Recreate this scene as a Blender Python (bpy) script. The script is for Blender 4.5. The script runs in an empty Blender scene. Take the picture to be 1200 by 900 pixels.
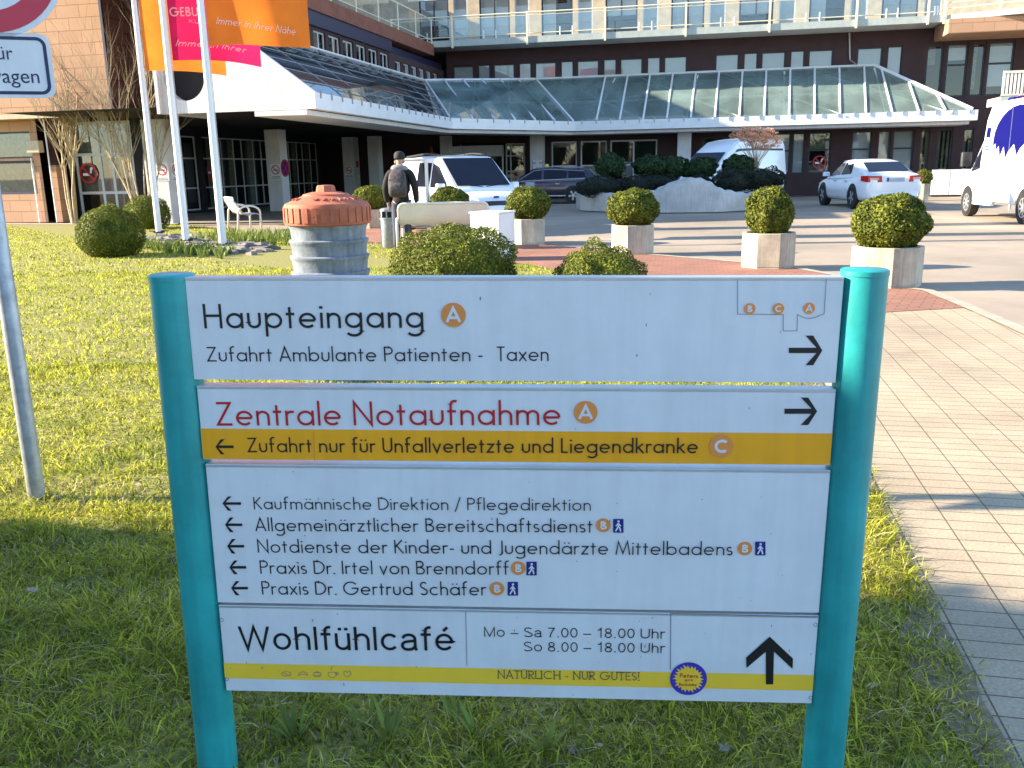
import bpy, math, random
import numpy as np
from mathutils import Vector, Matrix
random.seed(7)
rng = np.random.default_rng(7)
R = math.radians
S = bpy.context.scene
COL = S.collection

# ------------------------------------------------------------------ camera
CAM_H = 1.45
F_PX = 1050.0
_n = np.array([82.0, 4380.0, F_PX]); _n /= np.linalg.norm(_n)      # straight down, seen in camera axes (x right, y down, z ahead)
_fw = np.array([0, 0, 1.0]) - _n * _n[2]; _fw /= np.linalg.norm(_fw)
_rt = np.cross(_n, _fw); _rt = _rt if _rt[0] > 0 else -_rt
cam_data = bpy.data.cameras.new('camera')
cam_data.sensor_width = 36.0
cam_data.lens = F_PX / 1200 * 36.0
cam_data.clip_start = 0.05
cam_data.clip_end = 3000
cam = bpy.data.objects.new('camera', cam_data); COL.objects.link(cam)
ax = Vector((_rt[0], _fw[0], -_n[0])); ay = -Vector((_rt[1], _fw[1], -_n[1])); az = -Vector((_rt[2], _fw[2], -_n[2]))
cam.matrix_world = Matrix(((ax.x, ay.x, az.x, 0), (ax.y, ay.y, az.y, 0), (ax.z, ay.z, az.z, CAM_H), (0, 0, 0, 1)))
S.camera = cam

# ------------------------------------------------------------------ light
SUN_EL, SUN_BACK = 23.0, 2.6
wd = bpy.data.worlds.new('World'); S.world = wd; wd.use_nodes = True
nt = wd.node_tree
sky = nt.nodes.new('ShaderNodeTexSky'); sky.sky_type = 'NISHITA'; sky.sun_disc = False
sky.sun_elevation = R(SUN_EL); sky.sun_rotation = R(270 + SUN_BACK); sky.air_density = 1.0; sky.dust_density = 0.1; sky.ozone_density = 2.6
nt.links.new(sky.outputs[0], nt.nodes['Background'].inputs[0])
nt.nodes['Background'].inputs[1].default_value = 0.125
sd = bpy.data.lights.new('sun', 'SUN'); sd.energy = 5.0; sd.angle = R(0.5); sd.color = (1.0, 0.86, 0.66)
sun = bpy.data.objects.new('sun', sd); COL.objects.link(sun)
_s = Vector((-math.cos(R(SUN_BACK)) * math.cos(R(SUN_EL)), math.sin(R(SUN_BACK)) * math.cos(R(SUN_EL)), math.sin(R(SUN_EL))))
sun.rotation_euler = _s.to_track_quat('Z', 'Y').to_euler()
S.view_settings.view_transform = 'Standard'; S.view_settings.look = 'None'
S.view_settings.exposure = 1.97; S.view_settings.gamma = 1.0; S.view_settings.use_curve_mapping = False
S.cycles.max_bounces = 8; S.cycles.transparent_max_bounces = 16

# ------------------------------------------------------------------ measuring helpers (a photo pixel, 1200 x 900, to a point on a real surface)
def ray(x, y):
    r = np.array([x - 600.0, y - 450.0, F_PX]); return Vector((r @ _rt, r @ _fw, -(r @ _n)))
EYE = Vector((0, 0, CAM_H))
def on_z(x, y, z=0.0):
    r = ray(x, y); return EYE + r * ((z - CAM_H) / r.z)
def at_depth(x, y, Y):
    r = ray(x, y); return EYE + r * (Y / r.y)
TH = R(13.0)
BU = Vector((math.cos(TH), -math.sin(TH), 0)); BV = Vector((math.sin(TH), math.cos(TH), 0))
B0 = on_z(960, 229)
def pv(x, y, v):                      # pixel on the building plane v = const -> (u, z)
    r = ray(x, y); o = EYE - B0; t = (v - o.dot(BV)) / r.dot(BV); p = o + r * t; return p.dot(BU), p.z
def pu(x, y, u):
    r = ray(x, y); o = EYE - B0; t = (u - o.dot(BU)) / r.dot(BU); p = o + r * t; return p.dot(BV), p.z
def bw(u, v, z=0.0):                  # building coordinates -> world
    return B0 + BU * u + BV * v + Vector((0, 0, z))

# ------------------------------------------------------------------ mesh helpers
class MB:
    def __init__(s): s.v = []; s.f = []; s.smooth = False
    def add(s, vs, fs):
        k = len(s.v); s.v.extend([tuple(p) for p in vs]); s.f.extend([tuple(i + k for i in f) for f in fs]); return s
    def box(s, x0, x1, y0, y1, z0, z1, M=None):
        vs = [Vector(p) for p in ((x0, y0, z0), (x1, y0, z0), (x1, y1, z0), (x0, y1, z0), (x0, y0, z1), (x1, y0, z1), (x1, y1, z1), (x0, y1, z1))]
        if M is not None: vs = [M @ p for p in vs]
        return s.add(vs, [(3, 2, 1, 0), (4, 5, 6, 7), (0, 1, 5, 4), (1, 2, 6, 5), (2, 3, 7, 6), (3, 0, 4, 7)])
    def rbox(s, x0, x1, y0, y1, z0, z1, b=.01, M=None):      # box with chamfered vertical and top edges
        def ring(i, z): return [(x0 + i, y0 + b, z), (x0 + b, y0 + i, z), (x1 - b, y0 + i, z), (x1 - i, y0 + b, z), (x1 - i, y1 - b, z), (x1 - b, y1 - i, z), (x0 + b, y1 - i, z), (x0 + i, y1 - b, z)]
        rings = [ring(0, z0), ring(0, z1 - b), ring(b * .8, z1)]
        vs = [Vector(p) for r in rings for p in r]
        if M is not None: vs = [M @ p for p in vs]
        fs = [tuple(range(7, -1, -1)), tuple(range(16, 24))]
        for k in range(2):
            for i in range(8): fs.append((k * 8 + i, k * 8 + (i + 1) % 8, k * 8 + 8 + (i + 1) % 8, k * 8 + 8 + i))
        return s.add(vs, fs)
    def prism(s, poly, d, y0, y1):        # poly in the plane of the two other axes, pushed along axis d
        n = len(poly)
        def P(a, b, t): return {'x': (t, a, b), 'y': (a, t, b), 'z': (a, b, t)}[d]
        vs = [P(a, b, y0) for a, b in poly] + [P(a, b, y1) for a, b in poly]
        return s.add(vs, [tuple(range(n)), tuple(range(2 * n - 1, n - 1, -1))] + [(i, i + n, (i + 1) % n + n, (i + 1) % n) for i in range(n)])
    def tube(s, pts, rad, n=8, cap=True):
        pts = [Vector(p) for p in pts]; rad = rad if hasattr(rad, '__len__') else [rad] * len(pts)
        vs = []; fs = []; up = None
        for i, p in enumerate(pts):
            d = (pts[min(i + 1, len(pts) - 1)] - pts[max(i - 1, 0)]).normalized()
            if up is None: up = d.orthogonal().normalized()
            a = (up - d * up.dot(d)).normalized(); up = a; b = d.cross(a)
            for k in range(n):
                t = 2 * math.pi * k / n; vs.append(p + (a * math.cos(t) + b * math.sin(t)) * rad[i])
        for i in range(len(pts) - 1):
            for k in range(n): fs.append((i * n + k, i * n + (k + 1) % n, (i + 1) * n + (k + 1) % n, (i + 1) * n + k))
        if cap: fs += [tuple(range(n - 1, -1, -1)), tuple(range((len(pts) - 1) * n, len(pts) * n))]
        return s.add(vs, fs)
    def lathe(s, prof, n=24, c=(0, 0), M=None):          # prof: (r, z) from bottom to top
        vs = []; fs = []
        for r, z in prof:
            for k in range(n):
                t = 2 * math.pi * k / n; vs.append(Vector((c[0] + r * math.cos(t), c[1] + r * math.sin(t), z)))
        if M is not None: vs = [M @ p for p in vs]
        for i in range(len(prof) - 1):
            for k in range(n): fs.append((i * n + k, i * n + (k + 1) % n, (i + 1) * n + (k + 1) % n, (i + 1) * n + k))
        fs += [tuple(range(n - 1, -1, -1)), tuple(range((len(prof) - 1) * n, len(prof) * n))]
        return s.add(vs, fs)
    def quad(s, a, b, c, d): return s.add([a, b, c, d], [(0, 1, 2, 3)])
    def poly(s, pts): return s.add(pts, [tuple(range(len(pts)))])
    def ribbon(s, pts, w, fn, closed=False):      # flat stroke of width w along 2D pts; fn maps (a, b) -> 3D
        P = [np.array(p, float) for p in pts]; n = len(P); L = []; Rr = []
        for i in range(n):
            a = P[(i - 1) % n] if (closed or i > 0) else None; c = P[(i + 1) % n] if (closed or i < n - 1) else None
            d1 = (P[i] - a) if a is not None else None; d2 = (c - P[i]) if c is not None else None
            if d1 is None: d1 = d2
            if d2 is None: d2 = d1
            d1 = d1 / (np.linalg.norm(d1) + 1e-9); d2 = d2 / (np.linalg.norm(d2) + 1e-9)
            n1 = np.array([-d1[1], d1[0]]); n2 = np.array([-d2[1], d2[0]]); m = n1 + n2; m /= (np.linalg.norm(m) + 1e-9)
            k = w / 2 / max(.35, m @ n1); L.append(P[i] + m * k); Rr.append(P[i] - m * k)
        vs = [fn(*p) for p in L] + [fn(*p) for p in Rr]; fs = []
        for i in range(n if closed else n - 1):
            j = (i + 1) % n; fs.append((i, n + i, n + j, j))
        return s.add(vs, fs)
    def build(s, name, m=None, parent=None, smooth=False, loc=None, mods=()):
        me = bpy.data.meshes.new(name); me.from_pydata(s.v, [], s.f); me.validate(); me.update()
        return link(name, me, m, parent, smooth, loc)
def link(name, me, m=None, parent=None, smooth=False, loc=None):
    if m is not None: me.materials.append(m)
    if smooth:
        me.polygons.foreach_set('use_smooth', np.ones(len(me.polygons), bool))
        if smooth is not True: me.set_sharp_from_angle(angle=R(smooth))
    o = bpy.data.objects.new(name, me); COL.objects.link(o)
    if parent is not None: o.parent = parent
    if loc is not None: o.location = loc
    return o
def tag(o, label, cat, group=None, kind=None):
    if label: o['label'] = label
    if cat: o['category'] = cat
    if group: o['group'] = group
    if kind: o['kind'] = kind
    return o
def struct(o): o['kind'] = 'structure'; return o
def thing(name, label, cat, loc=(0, 0, 0), rz=0, group=None):
    o = bpy.data.objects.new(name, None); o.empty_display_size = .2; COL.objects.link(o)
    o.location = loc; o.rotation_euler = (0, 0, rz); return tag(o, label, cat, group)
def kids(o): return [c for c in bpy.data.objects if c.parent == o]
def dup(root, loc, rz=None, label=None, scale=None):
    r = root.copy(); COL.objects.link(r); r.location = loc
    if rz is not None: r.rotation_euler = (0, 0, rz)
    if scale is not None: r.scale = scale
    if label: r['label'] = label
    for ch in kids(root):
        c = ch.copy(); COL.objects.link(c); c.parent = r
        for g in kids(ch):
            d = g.copy(); COL.objects.link(d); d.parent = c
    return r

# ------------------------------------------------------------------ materials
def mat(name, col, rough=.6, amt=.12, scale=6.0, metal=0.0, bump=0.0, bscale=40.0, coat=0.0, col2=None, spec=.5, island=0.0):
    m = bpy.data.materials.new(name); m.use_nodes = True; t = m.node_tree; N = t.nodes; Lk = t.links.new
    b = N['Principled BSDF']; b.inputs['Roughness'].default_value = rough; b.inputs['Metallic'].default_value = metal
    b.inputs['Specular IOR Level'].default_value = spec
    if coat: b.inputs['Coat Weight'].default_value = coat; b.inputs['Coat Roughness'].default_value = .06
    tc = N.new('ShaderNodeTexCoord'); nz = N.new('ShaderNodeTexNoise'); nz.inputs['Scale'].default_value = scale; nz.inputs['Detail'].default_value = 6; nz.inputs['Roughness'].default_value = .65
    Lk(tc.outputs['Object'], nz.inputs['Vector'])
    rp = N.new('ShaderNodeValToRGB'); c2 = col2 or tuple(c * (1 - amt * 2) for c in col)
    rp.color_ramp.elements[0].position = .3; rp.color_ramp.elements[1].position = .7
    rp.color_ramp.elements[0].color = (*c2, 1); rp.color_ramp.elements[1].color = (*[min(1, c * (1 + amt * .5)) for c in col], 1)
    Lk(nz.outputs['Fac'], rp.inputs['Fac']); out = rp.outputs['Color']
    if island:
        g = N.new('ShaderNodeNewGeometry'); h = N.new('ShaderNodeHueSaturation'); mr = N.new('ShaderNodeMapRange')
        mr.inputs['To Min'].default_value = 1 - island; mr.inputs['To Max'].default_value = 1 + island
        Lk(g.outputs['Random Per Island'], mr.inputs['Value']); Lk(mr.outputs[0], h.inputs['Value']); Lk(out, h.inputs['Color']); out = h.outputs['Color']
    Lk(out, b.inputs['Base Color'])
    if bump:
        n2 = N.new('ShaderNodeTexNoise'); n2.inputs['Scale'].default_value = bscale; n2.inputs['Detail'].default_value = 5; Lk(tc.outputs['Object'], n2.inputs['Vector'])
        bp = N.new('ShaderNodeBump'); bp.inputs['Strength'].default_value = bump; bp.inputs['Distance'].default_value = .02
        Lk(n2.outputs['Fac'], bp.inputs['Height']); Lk(bp.outputs[0], b.inputs['Normal'])
    return m
def leaf_mat(name, col, col2, island=.35, scale=3.0, trans=.25):
    m = mat(name, col, .6, col2=col2, scale=scale, island=island, spec=.2)
    N = m.node_tree.nodes; L = m.node_tree.links.new; b = N['Principled BSDF']; o = N['Material Output']
    tr = N.new('ShaderNodeBsdfTranslucent'); mx = N.new('ShaderNodeMixShader'); mx.inputs[0].default_value = trans
    src = b.inputs['Base Color'].links[0].from_socket; L(src, tr.inputs['Color'])
    L(b.outputs[0], mx.inputs[1]); L(tr.outputs[0], mx.inputs[2]); L(mx.outputs[0], o.inputs['Surface']); return m
def brick_mat(name, c1, c2, mortar, bw_, rh, ms, axes='xz', offset=.5, rough=.8, squash=1.0, dirt=.25, bump=.4, rot=0.0, wear=None, wscale=.7):
    m = bpy.data.materials.new(name); m.use_nodes = True; t = m.node_tree; N = t.nodes; L = t.links.new
    b = N['Principled BSDF']; b.inputs['Roughness'].default_value = rough; b.inputs['Specular IOR Level'].default_value = .3
    tc = N.new('ShaderNodeTexCoord'); sp = N.new('ShaderNodeSeparateXYZ'); cb = N.new('ShaderNodeCombineXYZ'); L(tc.outputs['Object'], sp.inputs[0])
    ix = {'x': 0, 'y': 1, 'z': 2}; L(sp.outputs[ix[axes[0]]], cb.inputs[0]); L(sp.outputs[ix[axes[1]]], cb.inputs[1])
    mp = N.new('ShaderNodeMapping'); mp.inputs['Rotation'].default_value = (0, 0, rot); L(cb.outputs[0], mp.inputs['Vector'])
    br = N.new('ShaderNodeTexBrick'); br.offset = offset; br.offset_frequency = 2
    # joints wander a little
    nv = N.new('ShaderNodeTexNoise'); nv.inputs['Scale'].default_value = 3.0; L(mp.outputs[0], nv.inputs['Vector'])
    ad = N.new('ShaderNodeVectorMath'); ad.operation = 'MULTIPLY_ADD'; ad.inputs[1].default_value = (ms * .9,) * 3; L(nv.outputs['Color'], ad.inputs[0]); L(mp.outputs[0], ad.inputs[2])
    L(ad.outputs[0], br.inputs['Vector'])
    for k, v in (('Color1', (*c1, 1)), ('Color2', (*c2, 1)), ('Mortar', (*mortar, 1)), ('Scale', 1.0), ('Mortar Size', ms), ('Mortar Smooth', .25), ('Bias', 0.0), ('Brick Width', bw_), ('Row Height', rh)): br.inputs[k].default_value = v
    nz = N.new('ShaderNodeTexNoise'); nz.inputs['Scale'].default_value = wscale; nz.inputs['Detail'].default_value = 8; nz.inputs['Roughness'].default_value = .7; L(tc.outputs['Object'], nz.inputs['Vector'])
    nf = N.new('ShaderNodeTexNoise'); nf.inputs['Scale'].default_value = 90; nf.inputs['Detail'].default_value = 3; L(tc.outputs['Object'], nf.inputs['Vector'])
    mr = N.new('ShaderNodeMapRange'); mr.inputs['From Min'].default_value = .3; mr.inputs['From Max'].default_value = .7; mr.inputs['To Min'].default_value = 1 - dirt; mr.inputs['To Max'].default_value = 1 + dirt * .4; L(nz.outputs['Fac'], mr.inputs['Value'])
    mr2 = N.new('ShaderNodeMapRange'); mr2.inputs['From Min'].default_value = .3; mr2.inputs['From Max'].default_value = .7; mr2.inputs['To Min'].default_value = .8; mr2.inputs['To Max'].default_value = 1.15; L(nf.outputs['Fac'], mr2.inputs['Value'])
    mu = N.new('ShaderNodeMath'); mu.operation = 'MULTIPLY'; L(mr.outputs[0], mu.inputs[0]); L(mr2.outputs[0], mu.inputs[1])
    h = N.new('ShaderNodeHueSaturation'); L(br.outputs['Color'], h.inputs['Color']); L(mu.outputs[0], h.inputs['Value']); L(h.outputs['Color'], b.inputs['Base Color'])
    if bump:
        iv = N.new('ShaderNodeMath'); iv.operation = 'SUBTRACT'; iv.inputs[0].default_value = 1; L(br.outputs['Fac'], iv.inputs[1])
        bp = N.new('ShaderNodeBump'); bp.inputs['Strength'].default_value = bump; bp.inputs['Distance'].default_value = .01; L(iv.outputs[0], bp.inputs['Height']); L(bp.outputs[0], b.inputs['Normal'])
    return m
def glass_mat(name, tint, fac, rough=.02, film=None):
    m = bpy.data.materials.new(name); m.use_nodes = True; t = m.node_tree; N = t.nodes; L = t.links.new
    for n in list(N):
        if n.type == 'BSDF_PRINCIPLED': N.remove(n)
    tr = N.new('ShaderNodeBsdfTransparent'); tr.inputs[0].default_value = (*tint, 1); gl = N.new('ShaderNodeBsdfGlossy'); gl.inputs['Roughness'].default_value = rough
    lw = N.new('ShaderNodeLayerWeight'); lw.inputs[0].default_value = .35
    mr = N.new('ShaderNodeMapRange'); mr.inputs['To Min'].default_value = fac; mr.inputs['To Max'].default_value = .9; L(lw.outputs['Fresnel'], mr.inputs['Value'])
    mx = N.new('ShaderNodeMixShader'); L(mr.outputs[0], mx.inputs[0]); L(tr.outputs[0], mx.inputs[1]); L(gl.outputs[0], mx.inputs[2]); out = mx.outputs[0]
    if film:
        df = N.new('ShaderNodeBsdfDiffuse'); df.inputs[0].default_value = (*film[:3], 1); tc = N.new('ShaderNodeTexCoord'); nz = N.new('ShaderNodeTexNoise'); nz.inputs['Scale'].default_value = .7; nz.inputs['Detail'].default_value = 6; L(tc.outputs['Object'], nz.inputs['Vector'])
        m2 = N.new('ShaderNodeMapRange'); m2.inputs['From Min'].default_value = .3; m2.inputs['From Max'].default_value = .7; m2.inputs['To Min'].default_value = film[3] * .5; m2.inputs['To Max'].default_value = film[3] * 1.5; L(nz.outputs['Fac'], m2.inputs['Value'])
        m3 = N.new('ShaderNodeMixShader'); L(m2.outputs[0], m3.inputs[0]); L(out, m3.inputs[1]); L(df.outputs[0], m3.inputs[2]); out = m3.outputs[0]
    L(out, N['Material Output'].inputs['Surface']); return m

M = dict(
    teal=mat('teal_paint', (.022, .37, .37), .40, .16, 5, bump=.03, bscale=120),
    panel=mat('white_panel', (.76, .77, .79), .3, .05, 5, spec=.4), seam=mat('seam', (.16, .2, .26), .6),
    alu=mat('aluminium', (.62, .64, .66), .35, .08, 9, metal=.6), black=mat('black_film', (.008, .008, .01), .5, 0), red=mat('red_film', (.5, .012, .02), .5, .05),
    amber=mat('amber_film', (.98, .42, .010), .45, .05, 4), yellow=mat('yellow_film', (.97, .62, .045), .45, .05, 4), orange=mat('orange_film', (.80, .28, .06), .5, .03), blue=mat('blue_film', (.015, .015, .20), .5, .05),
    purple=mat('emblem_blue', (.05, .035, .40), .5, .05), navy=mat('navy_film', (.02, .03, .09), .5), cream=mat('cream_film', (.8, .66, .5), .5, .02),
    galv=mat('galvanised_steel', (.42, .44, .47), .42, .2, 14, metal=.5, bump=.05), white=mat('white_paint', (.78, .78, .78), .4, .05, 2), white_warm=mat('warm_white_paint', (.74, .70, .62), .5, .08, 2),
    offwhite=mat('render_white', (.66, .66, .66), .75, .08, 1.2, bump=.05), concrete=mat('pale_concrete', (.52, .46, .38), .85, .16, 2.5, bump=.12, bscale=60), planter=mat('planter_concrete', (.54, .46, .35), .85, .24, 2.2, bump=.1, bscale=70),
    ribbed=mat('grey_concrete', (.25, .285, .335), .9, .26, 5, bump=.15, bscale=70), terracotta=mat('red_cap', (.46, .13, .065), .75, .16, 9, bump=.15, bscale=90),
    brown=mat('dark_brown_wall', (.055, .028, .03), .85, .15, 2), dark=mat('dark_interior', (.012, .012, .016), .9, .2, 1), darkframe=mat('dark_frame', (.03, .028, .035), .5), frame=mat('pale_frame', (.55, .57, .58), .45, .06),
    bluefascia=mat('dark_blue_sheet', (.014, .014, .05), .5), soil=mat('soil', (.035, .025, .018), .95, .3, 20), blind=mat('white_blind', (.68, .68, .70), .8, .04, 3), curtain=mat('beige_curtain', (.30, .29, .21), .9, .25, 8), tan=mat('balcony_panel', (.56, .45, .31), .8, .15, 3),
    slab=mat('balcony_slab', (.50, .49, .44), .8, .12, 2), greenslab=mat('balcony_edge', (.42, .45, .40), .6, .1), rail=mat('cream_rail', (.74, .68, .50), .4, .05), cloth_o=mat('orange_cloth', (.78, .22, .035), .75, .06, 3), cloth_p=mat('pink_cloth', (.62, .02, .10), .75, .08, 3), cloth_hem=mat('hem_cloth', (.80, .27, .04), .75, .05),
    rubber=mat('rubber', (.018, .018, .018), .85, .1), rim=mat('alloy_rim', (.5, .51, .53), .3, .05, metal=.6), carwhite=mat('white_car_paint', (.76, .78, .80), .25, .01, 1, coat=.7), cardark=mat('dark_blue_car_paint', (.012, .013, .035), .25, .05, 1, coat=.8),
    plastic=mat('black_plastic', (.02, .02, .022), .6), carglass=mat('car_glass', (.010, .012, .022), .10, .1, spec=.25), taillight=mat('tail_light', (.5, .02, .015), .2, .2, 30), headlight=mat('head_light', (.6, .62, .64), .12, .1, 40), plate=mat('number_plate', (.36, .40, .48), .5, .03), ambblue=mat('ambulance_blue', (.002, .002, .10), .6, .05, spec=.15),
    jacket=mat('dark_brown_jacket', (.014, .011, .010), .85, .25, 14, bump=.1), hood=mat('grey_fur_hood', (.30, .28, .26), .95, .25, 60, bump=.3, bscale=200), pack=mat('patterned_backpack', (.09, .075, .075), .8, col2=(.010, .010, .016), scale=18), jeans=mat('jeans', (.05, .06, .09), .85, .15, 20), cap=mat('black_cap', (.015, .015, .016), .8), skin=mat('skin', (.45, .27, .19), .55, .08, 12), shoe=mat('shoe', (.03, .03, .03), .6),
    bark=mat('pale_twig_bark', (.46, .37, .23), .85, .2, 10), slate=mat('slate_stone', (.27, .23, .19), .85, col2=(.12, .12, .13), scale=1.3, island=.45), orange_wood=mat('rusty_sculpture', (.32, .10, .03), .8, .2, 8), render_pl=mat('rough_white_plaster', (.52, .51, .48), .9, .16, 1.3, bump=.3, bscale=14),
    glass=glass_mat('window_glass', (.75, .8, .8), .055), roofglass=glass_mat('roof_glass', (.60, .78, .75), .26, .03, (.36, .50, .47, .30)), railglass=glass_mat('rail_glass', (.90, .93, .93), .02),
    cladding=brick_mat('orange_cladding', (.50, .29, .175), (.465, .265, .155), (.30, .16, .10), .82, .365, .010, 'xz', dirt=.10, bump=.8), cladding_shaded=brick_mat('cladding_shaded', (.15, .06, .055), (.12, .05, .045), (.05, .025, .02), .82, .365, .012, 'yz', dirt=.2),  # second one: shaded copy of the cladding, shade put into its darker colour
    shingle=brick_mat('brown_shingle', (.10, .045, .045), (.08, .036, .038), (.035, .018, .02), .6, .18, .01, 'xz', dirt=.2),
    paver=brick_mat('concrete_pavers', (.44, .35, .235), (.40, .32, .22), (.14, .11, .075), .2, .102, .0034, 'xy', offset=0.0, dirt=.3, wscale=.9), redbrick=brick_mat('red_pavers', (.36, .17, .11), (.30, .14, .095), (.14, .09, .07), .21, .105, .006, 'xy', dirt=.3, wscale=.8),
    asphalt=mat('asphalt', (.34, .275, .205), .9, .2, .3, bump=.25, bscale=130), turf=mat('lawn_shade_gaps', (.36, .33, .07), .95, col2=(.022, .028, .009), scale=34, bump=.3), kerb=mat('kerb_stone', (.42, .36, .27), .85, .2, 5, bump=.1),  # turf's near-black specks paint the shade in gaps between blades
    grass=leaf_mat('grass_blades', (.50, .48, .055), (.17, .22, .022), .75, 2.2, .45), lily=leaf_mat('bulb_leaves', (.20, .25, .05), (.14, .19, .04), .3, 2), box=leaf_mat('box_leaves', (.19, .20, .022), (.05, .075, .012), .55, 7, .25), hedge=leaf_mat('dark_hedge_leaves', (.025, .032, .02), (.014, .020, .014), .4, 3, .1), rhodo=leaf_mat('rhododendron_leaves', (.03, .065, .022), (.018, .04, .014), .4, 3, .15), bud=leaf_mat('reddish_twig_haze', (.85, .48, .30), (.66, .34, .2), .3, 5, .2), yew=leaf_mat('yew_leaves', (.03, .05, .015), (.02, .035, .01), .4, 2, .1),
)

def grime(m, f=.10):
    t = m.node_tree; N = t.nodes; L = t.links.new; b = N['Principled BSDF']; src = b.inputs['Base Color'].links[0].from_socket
    tc = N.new('ShaderNodeTexCoord'); mp = N.new('ShaderNodeMapping'); mp.inputs['Scale'].default_value = (38, 38, 2.2); nz = N.new('ShaderNodeTexNoise'); nz.inputs['Scale'].default_value = 1; nz.inputs['Detail'].default_value = 5
    L(tc.outputs['Object'], mp.inputs[0]); L(mp.outputs[0], nz.inputs['Vector']); mr = N.new('ShaderNodeMapRange'); mr.inputs['From Min'].default_value = .42; mr.inputs['From Max'].default_value = .75; mr.inputs['To Min'].default_value = 1; mr.inputs['To Max'].default_value = 1 - f; L(nz.outputs['Fac'], mr.inputs['Value'])
    h = N.new('ShaderNodeHueSaturation'); L(src, h.inputs['Color']); L(mr.outputs[0], h.inputs['Value']); L(h.outputs['Color'], b.inputs['Base Color'])
grime(M['panel'], .06); grime(M['teal'], .20); grime(M['offwhite'], .15); grime(M['planter'], .3); grime(M['ribbed'], .35); grime(M['render_pl'], .25); grime(M['amber'], .1)
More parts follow.
